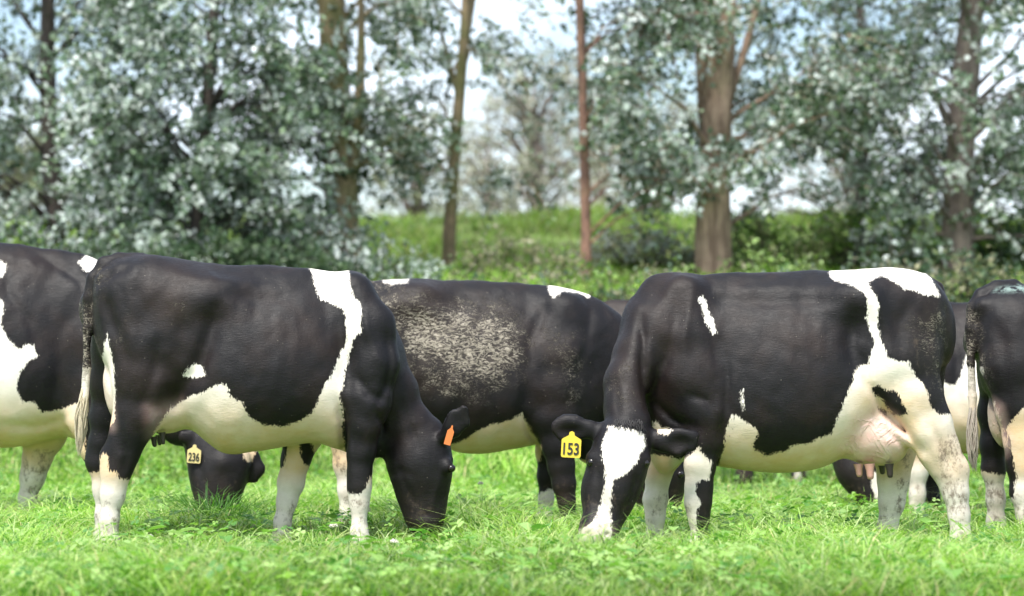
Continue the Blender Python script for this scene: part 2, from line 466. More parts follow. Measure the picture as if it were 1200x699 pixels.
# clover leaves: three rounded leaflets on a stalk
def clover(n, x, y, zoff, size, pal):
    z = ground_z(x, y) + zoff
    V, C, Q = [], [], []
    base_ang = rng.random(n) * 2 * np.pi
    tilt = rng.normal(0, 0.35, (n, 2))
    pal = np.array(pal); col = pal[rng.integers(0, len(pal), n)] * (0.85 + 0.3 * rng.random((n, 1)))
    s = size * (0.6 + 0.8 * rng.random(n))
    prof = [(0.05, 0), (0.45, 0.36), (0.85, 0.42), (1.05, 0.0), (0.85, -0.42), (0.45, -0.36)]
    off = 0
    for k in range(3):
        a = base_ang + k * 2.094
        ca, sa = np.cos(a), np.sin(a)
        P = np.zeros((n, 6, 3))
        for j, (u, w_) in enumerate(prof):
            lx = s * (u * ca - w_ * sa); ly = s * (u * sa + w_ * ca)
            lz = s * (0.12 * abs(w_) * 2 - 0.10 * u) + lx * tilt[:, 0] + ly * tilt[:, 1]
            P[:, j] = np.stack([x + lx, y + ly, z + lz], -1)
        V.append(P.reshape(-1, 3)); C.append(np.repeat(np.concatenate([col, np.ones((n, 1))], 1), 6, 0))
        b = (np.arange(n) * 6)[:, None] + off
        Q.append(np.concatenate([b + [0, 1, 2, 3], b + [0, 3, 4, 5]])); off += n * 6
    return np.concatenate(V), np.concatenate(C), np.concatenate(Q)

x, y = field(19000, 9.6, 22, bias=1.2)
keep = (np.sin(x * 1.9 + 0.6) * np.cos(y * 1.7 + x) + rng.normal(0, 0.5, len(x))) > -0.1
keep &= worn(x, y) > .8
x, y = x[keep], y[keep]
v_, c_, q_ = clover(len(x), x, y, 0.07 + 0.13 * rng.random(len(x)), 0.025, [(0.20, 0.39, 0.08), (0.29, 0.48, 0.11), (0.10, 0.25, 0.05), (0.38, 0.55, 0.18)])
me = np_mesh('clover', v_, [q_], smooth=False); color_attr(me, 'tint', c_)
tag(link('clover', me, M['green_leaf']), kind='stuff')

# broad weed leaves lying in the sward
x, y = field(2200, 9.8, 17); kp = worn(x, y) > .8; x, y = x[kp], y[kp]
V, C, Q = [], [], []
for i in range(len(x)):
    L = 0.05 + 0.06 * random.random(); W = L * (0.28 + 0.1 * random.random()); a = random.random() * 6.283
    z0 = 0.07 + 0.11 * random.random(); up = random.uniform(-0.1, 0.7)
    col = random.choice([(0.22, 0.42, 0.09), (0.32, 0.50, 0.16), (0.13, 0.31, 0.06)])
    pts = [(0, 0), (0.3, 0.8), (0.7, 0.9), (1, 0), (0.7, -0.9), (0.3, -0.8)]
    b = len(V)
    for u, s_ in pts:
        lx, ly = L * u, W * s_
        V.append((x[i] + lx * math.cos(a) - ly * math.sin(a), y[i] + lx * math.sin(a) + ly * math.cos(a), z0 + up * lx * (1 - 0.6 * u) + 0.25 * abs(ly)))
        C.append((*col, 1))
    Q += [(b, b + 1, b + 2, b + 3), (b, b + 3, b + 4, b + 5)]
me = np_mesh('weed_leaves', np.array(V), [np.array(Q)], smooth=False); color_attr(me, 'tint', np.array(C))
tag(link('broadleaf_weeds', me, M['green_leaf']), kind='stuff')

# ------------------------------------------------------------------ implicit body modelling
class Field:
    """a distance field on a grid; blended shapes become one continuous skin"""
    def __init__(s, lo, hi, h):
        s.h = h; s.lo = np.array(lo, np.float32)
        s.n = np.ceil((np.array(hi) - lo) / h).astype(int) + 1
        s.ax = [(s.lo[i] + h * np.arange(s.n[i])).astype(np.float32) for i in range(3)]
        s.D = np.full(s.n, 1.0, np.float32)
    def sl(s, lo, hi):
        r = []
        for i in range(3):
            a = int(np.clip(np.floor((lo[i] - s.lo[i]) / s.h), 0, s.n[i] - 1)); b = int(np.clip(np.ceil((hi[i] - s.lo[i]) / s.h) + 1, a + 1, s.n[i]))
            r.append(slice(a, b))
        return tuple(r)
    def pts(s, sl):
        return s.ax[0][sl[0]][:, None, None], s.ax[1][sl[1]][None, :, None], s.ax[2][sl[2]][None, None, :]
    def union(s, sl, d, k):
        A = s.D[sl]
        hh = np.maximum(k - np.abs(A - d), 0) / k
        s.D[sl] = np.minimum(A, d) - hh * hh * k * 0.25
    def seg(s, a, b, k=0.04, n=2.0):
        """a, b = (x,y,z, in-plane radius, depth radius)"""
        a = np.asarray(a, np.float32); b = np.asarray(b, np.float32)
        rm = max(a[3:5].max(), b[3:5].max()) + k + 0.02
        lo = np.minimum(a[:3], b[:3]) - rm; hi = np.maximum(a[:3], b[:3]) + rm
        sl = s.sl(lo, hi); x, y, z = s.pts(sl)
        ab = b[:3] - a[:3]; L2 = float(ab @ ab) + 1e-9; wv = ab / math.sqrt(L2)
        vv = np.cross(wv, [0, 1, 0]); ln = np.linalg.norm(vv)
        vv = vv / ln if ln > 1e-3 else np.array([1.0, 0, 0]); uu = np.cross(vv, wv)
        px, py, pz = x - a[0], y - a[1], z - a[2]
        t = np.clip((px * ab[0] + py * ab[1] + pz * ab[2]) / L2, 0, 1)
        ts = t
        qx, qy, qz = px - ab[0] * t, py - ab[1] * t, pz - ab[2] * t
        rv = a[3] + (b[3] - a[3]) * ts; ru = a[4] + (b[4] - a[4]) * ts
        rmin = np.minimum(rv, ru)
        cv = np.abs(qx * vv[0] + qy * vv[1] + qz * vv[2]) / rv
        cu = np.abs(qx * uu[0] + qy * uu[1] + qz * uu[2]) / ru
        cw = np.abs(qx * wv[0] + qy * wv[1] + qz * wv[2]) / (0.5 * rmin + 0.5 * np.maximum(rv, ru))
        kk = (cv ** n + cu ** n + cw ** n) ** (1.0 / n)
        s.union(sl, ((kk - 1) * rmin).astype(np.float32), k)
    def chain(s, st, k=0.04, n=2.0, kin=0.015):
        for i in range(len(st) - 1): s.seg(st[i], st[i + 1], k if i == 0 else max(kin, k * 0.6), n)
    def ell(s, c, r, k=0.05, n=2.0):
        c = np.asarray(c, float); r = np.asarray(r, float)
        sl = s.sl(c - r - k, c + r + k); x, y, z = s.pts(sl)
        kk = ((np.abs(x - c[0]) / r[0]) ** n + (np.abs(y - c[1]) / r[1]) ** n + (np.abs(z - c[2]) / r[2]) ** n) ** (1 / n)
        s.union(sl, ((kk - 1) * r.min()).astype(np.float32), k)
    def carve(s, c, r, k=0.02):
        c = np.asarray(c, float); r = np.asarray(r, float)
        sl = s.sl(c - r - k, c + r + k); x, y, z = s.pts(sl)
        kk = np.sqrt(((x - c[0]) / r[0]) ** 2 + ((y - c[1]) / r[1]) ** 2 + ((z - c[2]) / r[2]) ** 2)
        d = -((kk - 1) * r.min()).astype(np.float32)
        A = s.D[sl]; hh = np.maximum(k - np.abs(A - d), 0) / k
        s.D[sl] = np.maximum(A, d) + hh * hh * k * 0.25
    def trunk(s, st, ymid):
        """st rows: x, ztop, zbot, halfwidth, narrowing of the top"""
        st = np.array(sorted(st), np.float32)
        xs = s.ax[0]
        dxe = np.maximum(np.maximum(st[0, 0] - xs, xs - st[-1, 0]), 0)
        # smooth interpolation (cubic hermite through the stations)
        def itp(c):
            X = st[:, 0]; Yv = st[:, c]; m_ = np.gradient(Yv, X)
            i = np.clip(np.searchsorted(X, xs) - 1, 0, len(X) - 2); h_ = X[i + 1] - X[i]
            t = np.clip((xs - X[i]) / h_, 0, 1); t2 = t * t; t3 = t2 * t
            return (2 * t3 - 3 * t2 + 1) * Yv[i] + (t3 - 2 * t2 + t) * h_ * m_[i] + (-2 * t3 + 3 * t2) * Yv[i + 1] + (t3 - t2) * h_ * m_[i + 1]
        zt, zb, hy, pk = itp(1), itp(2), itp(3), itp(4)
        zc = (zt + zb) / 2; hz = (zt - zb) / 2
        x, y, z = s.ax[0][:, None, None], s.ax[1][None, :, None], s.ax[2][None, None, :]
        B = lambda v_: v_[:, None, None].astype(np.float32)
        zz = (z - B(zc)) / B(hz)
        hye = B(hy) * (1 - B(pk) * np.clip(zz * 0.5 + 0.5, 0, 1) ** 2.2)
        kk = np.sqrt(zz ** 2 + 0 * y) ** 2.25 + np.abs((y - ymid) / hye) ** 2.25
        kk = (kk + (B(dxe) / 0.07) ** 2.25) ** (1 / 2.25)
        d = ((kk - 1) * np.minimum(B(hz), B(hy))).astype(np.float32)
        s.union((slice(None),) * 3, d, 0.05)
    def groove(s, pts, wdt, amp, ymax):
        """pts: list (x,z); positive amp = furrow, negative = ridge; only the side with y < ymax"""
        pts = np.array(pts, np.float32)
        lo = [pts[:, 0].min() - 3 * wdt, s.lo[1], pts[:, 1].min() - 3 * wdt]
        hi = [pts[:, 0].max() + 3 * wdt, ymax, pts[:, 1].max() + 3 * wdt]
        sl = s.sl(lo, hi); x, y, z = s.pts(sl)
        X2 = x[:, :, 0]; Z2 = z[:, 0, :]
        dm = np.full((X2.shape[0], Z2.shape[1]), 9.0, np.float32); fade = np.zeros_like(dm)
        nseg = len(pts) - 1
        for i in range(nseg):
            a, b = pts[i], pts[i + 1]; ab = b - a; L2 = float(ab @ ab) + 1e-9
            t = np.clip(((X2 - a[0]) * ab[0] + (Z2 - a[1]) * ab[1]) / L2, 0, 1)
            dd = np.hypot(X2 - a[0] - t * ab[0], Z2 - a[1] - t * ab[1])
            u = (i + t) / nseg
            m_ = dd < dm; dm = np.where(m_, dd, dm); fade = np.where(m_, np.sin(np.pi * np.clip(u * 0.9 + 0.05, 0, 1)) ** 0.6, fade)
        g = amp * fade * np.exp(-(dm / wdt) ** 2)
        s.D[sl] += g[:, None, :].astype(np.float32)
    def surface(s):
        D = s.D
        ins = D < 0
        c = np.zeros(tuple(np.array(D.shape) - 1), np.uint8)
        for i in (0, 1):
            for j in (0, 1):
                for k in (0, 1):
                    c += ins[i:i + c.shape[0], j:j + c.shape[1], k:k + c.shape[2]]
        I, J, K = np.nonzero((c > 0) & (c < 8))
        acc = np.zeros((len(I), 3), np.float64); cnt = np.zeros(len(I))
        corners = [(i, j, k) for i in (0, 1) for j in (0, 1) for k in (0, 1)]
        for p0 in corners:
            for ax in range(3):
                if p0[ax]: continue
                p1 = list(p0); p1[ax] = 1
                v0 = D[I + p0[0], J + p0[1], K + p0[2]]; v1 = D[I + p1[0], J + p1[1], K + p1[2]]
                m_ = (v0 < 0) != (v1 < 0)
                t = np.where(m_, v0 / np.where(m_, v0 - v1, 1), 0)
                P = np.tile(np.array(p0, float), (len(I), 1)); P[:, ax] += t
                acc[m_] += P[m_]; cnt[m_] += 1
        V = (acc / cnt[:, None] + np.stack([I, J, K], -1)) * s.h + s.lo
        vid = np.full(c.shape, -1, np.int64); vid[I, J, K] = np.arange(len(I))
        Q = []
        for ax in range(3):
            a1, a2 = (ax + 1) % 3, (ax + 2) % 3
            sA = [slice(None)] * 3; sB = [slice(None)] * 3
            sA[ax] = slice(0, -1); sB[ax] = slice(1, None)
            ch = ins[tuple(sA)] != ins[tuple(sB)]
            E = np.array(np.nonzero(ch)).T
            ok = (E[:, a1] > 0) & (E[:, a2] > 0) & (E[:, a1] < c.shape[a1]) & (E[:, a2] < c.shape[a2])
            E = E[ok]
            e1 = np.zeros(3, int); e1[a1] = 1; e2 = np.zeros(3, int); e2[a2] = 1
            g = lambda O: vid[O[:, 0], O[:, 1], O[:, 2]]
            q = np.stack([g(E - e1 - e2), g(E - e2), g(E), g(E - e1)], -1)
            flip = ~ins[E[:, 0], E[:, 1], E[:, 2]]
            q[flip] = q[flip][:, ::-1]
            Q.append(q)
        Q = np.concatenate(Q)
        # light smoothing
        E = np.concatenate([Q[:, [0, 1]], Q[:, [1, 2]], Q[:, [2, 3]], Q[:, [3, 0]]])
        deg = np.bincount(E.ravel(), minlength=len(V))[:, None]
        for lam in (0.5, -0.42, 0.5, -0.42, 0.5, -0.4):
            sm = np.zeros_like(V)
            for ax in range(3):
                sm[:, ax] = np.bincount(E[:, 0], V[E[:, 1], ax], len(V)) + np.bincount(E[:, 1], V[E[:, 0], ax], len(V))
            V = V + lam * (sm / np.maximum(deg, 1) - V)
        # slack skin: slow irregular swelling along the surface normal
        G_ = np.clip(np.round((V - s.lo) / s.h).astype(int), 1, s.n - 2)
        nr = np.stack([D[G_[:, 0] + 1, G_[:, 1], G_[:, 2]] - D[G_[:, 0] - 1, G_[:, 1], G_[:, 2]],
                       D[G_[:, 0], G_[:, 1] + 1, G_[:, 2]] - D[G_[:, 0], G_[:, 1] - 1, G_[:, 2]],
                       D[G_[:, 0], G_[:, 1], G_[:, 2] + 1] - D[G_[:, 0], G_[:, 1], G_[:, 2] - 1]], -1)
        nr /= np.linalg.norm(nr, axis=1, keepdims=True) + 1e-9
        rs = np.random.default_rng(int(abs(s.lo[0]) * 1000)); f = np.zeros(len(V))
        for wl, am, cnt_ in ((0.34, 0.0042, 6), (0.17, 0.0022, 7), (0.085, 0.0010, 8)):
            for _ in range(cnt_):
                d = rs.normal(0, 1, 3) * (1.25, 1, 0.65); d = d / np.linalg.norm(d) * 2 * np.pi / wl
                f += am * np.sin(V @ d + rs.random() * 6.28 + 1.4 * np.sin(V @ (d[[2, 0, 1]] * 0.35) + rs.random() * 6.28))
        V = V + nr * (f * np.clip((V[:, 2] - 0.25) / 0.4, 0.15, 1) * 0.32)[:, None]
        return V, Q

def poly_sd(P, poly):
    """signed distance, positive inside. P (n,2), poly (m,2)"""
    poly = np.array(poly, float); n = len(poly)
    dm = np.full(len(P), 1e9); inside = np.zeros(len(P), bool)
    for i in range(n):
        a, b = poly[i], poly[(i + 1) % n]; ab = b - a
        t = np.clip(((P - a) @ ab) / (ab @ ab + 1e-12), 0, 1)
        dm = np.minimum(dm, np.hypot(*(P - a - t[:, None] * ab).T))
        c = ((a[1] > P[:, 1]) != (b[1] > P[:, 1]))
        with np.errstate(divide='ignore', invalid='ignore'):
            xi = (b[0] - a[0]) * (P[:, 1] - a[1]) / (b[1] - a[1]) + a[0]
        inside ^= c & (P[:, 0] < xi)
    return np.where(inside, dm, -dm)

def smooth01(x): x = np.clip(x, 0, 1); return x * x * (3 - 2 * x)

class Cow:
    def __init__(s, Y, x0, x1, label, h=0.0115, mat='coat', depth=(-0.46, 0.46)):
        s.Y = Y; s.h = h; s.mat = M[mat]; s.depth = depth
        s.x0 = at(x0, 0, Y)[0]; s.x1 = at(x1, 0, Y)[0]
        s.ox = (s.x0 + s.x1) / 2
        s.root = empty('cow', (s.ox, Y, 0))
        tag(s.root, label, 'cow', 'black and white dairy cows grazing in the field')
        s.F = Field((s.x0 - s.ox, depth[0], -0.03), (s.x1 - s.ox, depth[1], 1.68), h)
    def P(s, px, py, dy=0.0):
        X, _, Z = at(px, py, s.Y + dy)
        return (X - s.ox, dy, Z)
    def st(s, rows):
        """rows: px, py, dy, r_px, r_depth(m)"""
        out = []
        for px, py, dy, r, rb in rows:
            x, y, z = s.P(px, py, dy)
            out.append((x, y, z, r * (s.Y + dy) / F_PX, rb))
        return out
    def chain(s, rows, k=0.04, n=2.0): s.F.chain(s.st(rows), k, n)
    def ell(s, px, py, dy, rx, rz, ry, k=0.05, n=2.0):
        q = (s.Y + dy) / F_PX
        s.F.ell(s.P(px, py, dy), (rx * q, ry, rz * q), k, n)
    def trunk(s, rows, ymid=0.0):
        s.F.trunk([(s.P(px, 0)[0], s.P(px, t)[2], s.P(px, b)[2], w_, pk) for px, t, b, w_, pk in rows], ymid)
    def groove(s, pts, w_px, amp, ymax=-0.03):
        s.F.groove([(s.P(a, b, -0.2)[0], s.P(a, b, -0.2)[2]) for a, b in pts], w_px * s.Y / F_PX, amp, ymax)
    def plane(s, poly, dy):
        return [(s.P(a, b, dy)[0], s.P(a, b, dy)[2]) for a, b in poly]
    def build(s, coat, cream=(), pink=(), mud=(), caked=(), mint=(), skin=(), clean=(), creamz=(0.86, 0.56)):
        V, Q = s.F.surface()
        n = len(V); XZ = V[:, [0, 2]]
        side = lambda w_: {'near': V[:, 1] < 0, 'far': V[:, 1] >= 0, 'all': np.ones(n, bool), 'rear': V[:, 1] > -0.10}[w_]
        sd = np.full(n, -1.0)
        for op, where, dy, poly in coat:
            d = poly_sd(XZ, s.plane(poly, dy)); m_ = side(where)
            sd[m_] = np.maximum(sd, d)[m_] if op == 'w' else np.minimum(sd, -d)[m_]
        def soft(items, wd=0.04):
            r = np.zeros(n)
            for where, dy, amt, poly in items:
                d = poly_sd(XZ, s.plane(poly, dy)); r = np.maximum(r, np.where(side(where), amt * smooth01(d / wd * 0.5 + 0.5), 0))
            return r
        cr = smooth01((creamz[0] - V[:, 2]) / (creamz[0] - creamz[1])) * smooth01((V[:, 2] - 0.30) / 0.12) * smooth01((V[:, 1] + 0.42) / 0.08 + (s.depth[0] > -.5) * 9)
        cr = np.maximum(cr * 0.9, soft(cream, 0.10))
        cr = cr * (1 - soft(clean, 0.03))
        mu = soft(mud, 0.06)
        mu = np.maximum(mu, 0.88 * smooth01((0.55 - V[:, 2]) / 0.35))
        C = np.stack([sd, cr, soft(pink, 0.05), mu], -1)
        E = np.stack([soft(caked, 0.10), soft(mint, 0.02), soft(skin, 0.02), np.zeros(n)], -1)
        me = np_mesh('cow_body', V, [Q]); color_attr(me, 'coat', C); color_attr(me, 'extra', E)
        s.body = link('body', me, s.mat, s.root)
        s.F = None
        return s.body
    def eye(s, px, py, dy, r=0.019):
        bm = uv_sphere(r, 16, 12)
        o = link('eye', bm, M['eye'], s.root, s.P(px, py, dy))
        return o
    def tag(s, px, py, dy, w_px, h_px, number, mat, rot=0.0, yaw=0.0, label=None):
        q = (s.Y + dy) / F_PX; w_, h_ = w_px * q, h_px * q
        me = tag_mesh(w_, h_)
        o = link('ear_tag', me, M[mat], s.root, s.P(px, py, dy))
        o.rotation_euler = (0, rot, yaw)
        if label: o['label'] = label
        if number:
            t = text_mesh(number, w_ * 0.80, h_ * 0.46)
            n = link('number', t, M['ink'], o, (0, -0.0045, -h_ * 0.17))
            n['label'] = 'black figures ' + number
        return o

def uv_sphere(r, u=12, v=8, sc=(1, 1, 1)):
    th = np.linspace(0, np.pi, v + 1)[1:-1]; ph = np.linspace(0, 2 * np.pi, u, endpoint=False)
    V = [(0, 0, r * sc[2])] + [(r * sc[0] * math.sin(t) * math.cos(p_), r * sc[1] * math.sin(t) * math.sin(p_), r * sc[2] * math.cos(t)) for t in th for p_ in ph] + [(0, 0, -r * sc[2])]
    T = [(0, 1 + j, 1 + (j + 1) % u) for j in range(u)]
    Q = [(1 + i * u + j, 1 + (i + 1) * u + j, 1 + (i + 1) * u + (j + 1) % u, 1 + i * u + (j + 1) % u) for i in range(v - 2) for j in range(u)]
    e_ = len(V) - 1; b = 1 + (v - 2) * u
    T += [(e_, b + (j + 1) % u, b + j) for j in range(u)]
    return np_mesh('sphere', np.array(V), [np.array(Q), np.array(T)])

def extrude_outline(pts, th, name):
    """flat outline in the x-z plane given thickness th along y"""
    n = len(pts)
    V = [(x, -th / 2, z) for x, z in pts] + [(x, th / 2, z) for x, z in pts]
    me = bpy.data.meshes.new(name)
    F = [list(range(n))[::-1], list(range(n, 2 * n))] + [[i, (i + 1) % n, n + (i + 1) % n, n + i] for i in range(n)]
    me.from_pydata(V, [], F); me.update()
    import bmesh
    bm = bmesh.new(); bm.from_mesh(me); bmesh.ops.recalc_face_normals(bm, faces=bm.faces); bm.to_mesh(me); bm.free()
    return me

def tag_mesh(w_, h_):
    # hanging ear tag: rounded square with a narrow neck rising to the ear
    r = w_ * 0.10; a = w_ / 2; zt = h_ * 0.22; zb = -h_ * 0.5
    pts = []
    def arc(cx, cz, a0, a1):
        for k in range(4):
            t = R(a0 + (a1 - a0) * k / 3); pts.append((cx + r * math.cos(t), cz + r * math.sin(t)))
    arc(a - r, zb + r, -90, 0); arc(a - r, zt - r, 0, 60)
    pts.extend([(a * 0.30, zt + h_ * 0.12), (a * 0.24, h_ * 0.46), (0, h_ * 0.5), (-a * 0.24, h_ * 0.46), (-a * 0.30, zt + h_ * 0.12)])
    arc(-a + r, zt - r, 120, 180); arc(-a + r, zb + r, 180, 270)
    return extrude_outline(pts, 0.004, 'ear_tag')

def text_mesh(body, w_, h_):
    cu = bpy.data.curves.new('number', 'FONT'); cu.body = body; cu.align_x = 'CENTER'; cu.align_y = 'CENTER'
    cu.extrude = 0.01; cu.offset = 0.02
    o = bpy.data.objects.new('number', cu); COL.objects.link(o)
    dg = bpy.context.evaluated_depsgraph_get()
    me = bpy.data.meshes.new_from_object(o.evaluated_get(dg))
    bpy.data.objects.remove(o); bpy.data.curves.remove(cu)
    co = np.zeros(len(me.vertices) * 3, np.float32); me.vertices.foreach_get('co', co); co = co.reshape(-1, 3)
    lo, hi = co.min(0), co.max(0); c = (lo + hi) / 2
    co = (co - c) * np.array([w_ / (hi[0] - lo[0]), h_ / (hi[1] - lo[1]), 0.0015 / max(hi[2] - lo[2], 1e-6)])
    co = np.stack([co[:, 0], -co[:, 2], co[:, 1]], -1)
    me.vertices.foreach_set('co', co.astype(np.float32).ravel()); me.materials.clear(); me.update()
    return me

def strands(root_fn, n, L, rad, dirv, spread, curl=0.02, sides=4, sag=0.0):
    T = Tubes()
    for i in range(n):
        p0 = np.array(root_fn()); d = np.array(dirv) + rng.normal(0, spread, 3); d /= np.linalg.norm(d)
        ph = rng.random() * 6.28; l = L * (0.6 + 0.5 * rng.random())
        pts = []
        for k in range(6):
            t = k / 5
            pts.append(p0 + d * l * t + np.array([math.sin(ph + t * 5) * curl * t, math.cos(ph + t * 4) * curl * t, -sag * t * t]))
        T.add(pts, rad * np.array([0.8, 1.1, 1.1, 0.9, 0.6, 0.15]), sides)
    return T

def tail_switch(cow, pts, rpx, mat, n=70, name='tail_switch'):
    """pts: px,py,dy guide of the tuft; strands run along it inside radius rpx(list)"""
    P = np.array([cow.P(*p_) for p_ in pts]); q = cow.Y / F_PX
    T = Tubes()
    ts = np.linspace(0, 1, len(P)); u = np.linspace(0, 1, 9)
    G = np.stack([np.interp(u, ts, P[:, i]) for i in range(3)], -1)
    Rr = np.interp(u, ts, np.array(rpx) * q)
    for i in range(n):
        a = rng.random() * 6.28; r = math.sqrt(rng.random()); ph = rng.random() * 6.28
        e0 = 0.75 + 0.3 * rng.random()
        off = np.stack([np.cos(a + 0.6 * np.sin(u * 5 + ph)) * r * Rr, np.sin(a) * r * Rr, -0.01 * u], -1)
        wob = np.stack([np.sin(u * 11 + ph), np.cos(u * 9 + ph), 0 * u], -1) * 0.006 * u[:, None]
        L = G[0] + (G - G[0]) * e0
        T.add(L + off + wob, 0.0034 * np.array([1, 1, 1, 1, .95, .9, .75, .5, .15]), 4)
    return link(name, T.mesh(name), mat, cow.root)

def teats(cow, items, mat='teat'):
    for px, py, dy, r, l in items:
        q = cow.Y / F_PX
        T = Tubes(); x, y, z = cow.P(px, py, dy)
        T.add([(0, 0, l * q), (0.002, 0, l * q * 0.6), (0.004, 0, l * q * .25), (0.005, 0, 0.004), (0.005, 0, 0), (.005, 0, -.001)], np.array([1.5, 1.05, 0.95, 0.8, .45, .05]) * r * q, 10)
        link('teat', T.mesh('teat'), M[mat], cow.root, (x, y, z))

def legs(cow, *chains, k=0.05):
    for c in chains: cow.chain(c, k)

# ================================================================== cow in the left half, standing broadside, head down
B = Cow(13.4, 84, 560, 'black cow with a white saddle band behind the shoulder and orange tag in its ear')
B.trunk([(110, 338, 390, .08, .0), (118, 316, 415, .16, .1), (135, 302, 440, .22, .12), (160, 299.5, 458, .255, .2), (195, 302, 480, .27, .3), (230, 306, 508, .30, .35),
         (262, 309, 530, .33, .4), (300, 311, 529.5, .335, .42), (335, 313, 523, .33, .45), (370, 315.5, 519, .30, .5), (400, 319, 528, .26, .55), (422, 325, 534, .21, .55),
         (440, 344, 525, .165, .35), (452, 375, 495, .12, .2)])
B.ell(244, 350, -.18, 30, 22, .09, .13); B.ell(180, 342, -.13, 40, 24, .08, .12)                       # hook bone
B.ell(122, 330, -.10, 10, 9, .05, .04); B.ell(122, 330, .10, 10, 9, .05, .04)
# thighs and hind legs
legs(B, [(176, 352, -.11, 50, .12), (172, 400, -.15, 44, .12), (170, 445, -.18, 36, .10), (160, 488, -.19, 25, .075), (150, 512, -.19, 19, .06), (141, 535, -.19, 17.5, .052),
         (135, 556, -.19, 14.5, .048), (132, 580, -.19, 12, .04), (128, 610, -.19, 9.3, .036), (127, 632, -.19, 9.6, .036), (126, 644, -.19, 12, .045), (130, 654, -.19, 13, .05)],
        [(155, 352, .12, 44, .12), (147, 410, .15, 38, .11), (138, 450, .17, 30, .09), (127, 490, .18, 19, .06), (121, 520, .18, 14, .05), (118, 543, .18, 14, .045),
         (121, 575, .18, 10, .038), (122, 605, .18, 8.5, .035), (121, 630, .18, 9.5, .036), (122, 642, .18, 12, .045)], k=0.08)
# hock points
B.ell(123, 537, -.19, 6, 9, .022, .03); B.ell(108, 538, .18, 5, 8, .02, .03)
# udder
B.ell(153, 452, -.03, 32, 50, .15, .02); B.ell(196, 480, -.04, 34, 28, .15, .05)
# shoulder, forelegs
B.chain([(412, 345, -.09, 26, .09), (428, 385, -.14, 33, .085), (440, 425, -.16, 27, .08)], .07)
B.chain([(441, 428, -.16, 24, .08), (430, 470, -.17, 27, .085), (427, 500, -.17, 21, .07), (422, 530, -.17, 16.5, .056), (421, 556, -.17, 12.6, .047), (421, 572, -.17, 12.6, .047),
         (421, 590, -.17, 9.8, .036), (421, 625, -.17, 9, .034), (423, 642, -.17, 12, .044), (425, 654, -.17, 13, .05)], .06)
B.chain([(372, 480, .15, 26, .09), (355, 515, .16, 19, .065), (346, 540, .16, 15.5, .052), (341, 566, .16, 14.2, .05), (336, 588, .16, 10.5, .038), (331, 612, .16, 8.8, .034),
         (329, 634, .16, 11, .04), (331, 645, .16, 12.5, .046)], .06)
# neck and head in profile
B.chain([(408, 385, 0, 42, .17), (437, 424, 0, 36, .125), (457, 460, 0, 31, .105), (475, 497, 0, 26, .09)], .07)
B.ell(447, 505, 0, 14, 30, .06, .06)                           # brisket
B.chain([(484, 505, 0, 26, .085), (490, 528, 0, 34, .10), (492, 545, 0, 36, .112), (494, 562, 0, 32, .10), (495, 580, 0, 27.5, .078), (497, 597, 0, 23.5, .072), (498, 612, 0, 20, .075), (498, 622, 0, 14, .06)], .05, 2.2)
B.ell(506, 502, 0, 12, 10, .055, .03)
B.ell(525, 548, -.085, 7, 7, .022, .02); B.ell(525, 548, .085, 7, 7, .022, .02)
for sg in (-1, 1):
    B.chain([(519, 513, sg * .07, 6, .03), (530, 503, sg * .11, 11, .02), (538, 492, sg * .13, 12.5, .015), (544, 479, sg * .14, 6.5, .012)], .02)
    B.F.carve(B.P(539, 495, sg * .13 - .022), (.026, .014, .045))
# tail
B.chain([(165, 304, -.02, 7, .03), (140, 303.5, -.03, 8, .034), (122, 309, -.05, 8.5, .034), (110, 325, -.06, 7.5, .03), (104, 350, -.07, 6, .024), (102, 385, -.08, 5, .019), (102, 430, -.08, 4.5, .018), (99, 465, -.08, 4.5, .018), (96, 485, -.08, 4, .016)], .02)
# relief
B.groove([(110, 335), (124, 325), (150, 315)], 5, .012)
B.groove([(122, 345), (134, 380), (150, 420)], 8, .016)
B.groove([(190, 400), (182, 440), (168, 475)], 7, .012)
B.groove([(418, 440), (432, 462), (452, 470)], 5, .014)
B.groove([(400, 360), (398, 410), (408, 450)], 7, .014)
B.groove([(252, 366), (246, 400), (232, 436), (205, 468)], 11, .038)
B.groove([(262, 345), (300, 352), (350, 350)], 7, .010)
B.groove([(212, 330), (206, 380), (196, 420)], 10, -.012)
B.groove([(256, 330), (260, 380), (255, 440)], 14, .010)
B.groove([(452, 390), (458, 425), (452, 455), (440, 480)], 4, .014)
B.groove([(398, 470), (403, 500), (402, 540)], 5, .020)
B.groove([(413, 350), (420, 400), (400, 450)], 6, .006)
B.groove([(146, 505), (150, 530), (146, 555)], 3, .010)
B.groove([(440, 480), (448, 500), (440, 520)], 3, .012)
B.groove([(470, 470), (482, 505), (490, 530)], 3.5, .008)
for xx in (282, 302, 322, 342): B.groove([(xx, 350), (xx + 6, 400), (xx + 2, 450)], 5, -.0015)
B.groove([(205, 322), (260, 330), (320, 336)], 6, -.006)
B.groove([(466, 545), (474, 570), (486, 592)], 3.5, .007); B.groove([(515, 560), (508, 585), (504, 600)], 4, -.006); B.groove([(520, 542), (527, 538), (534, 543)], 2.5, -.007); B.groove([(488, 608), (500, 604), (512, 608)], 2.5, .006)
B.groove([(452, 560), (470, 552), (486, 560)], 4, .006)
for i_, xx in enumerate((276, 294, 312, 330, 346)): B.groove([(xx, 345), (xx + 9, 380), (xx + 10, 415), (xx + 2, 452)], 4.5, .0014)
B.groove([(424, 345), (432, 390), (444, 425)], 5, -.008); B.groove([(160, 335), (172, 370), (168, 410)], 8, .009)
B.groove([(138, 500), (142, 530)], 3, .008); B.groove([(416, 500), (414, 540)], 3, .006); B.groove([(432, 500), (430, 540)], 3, -.005)
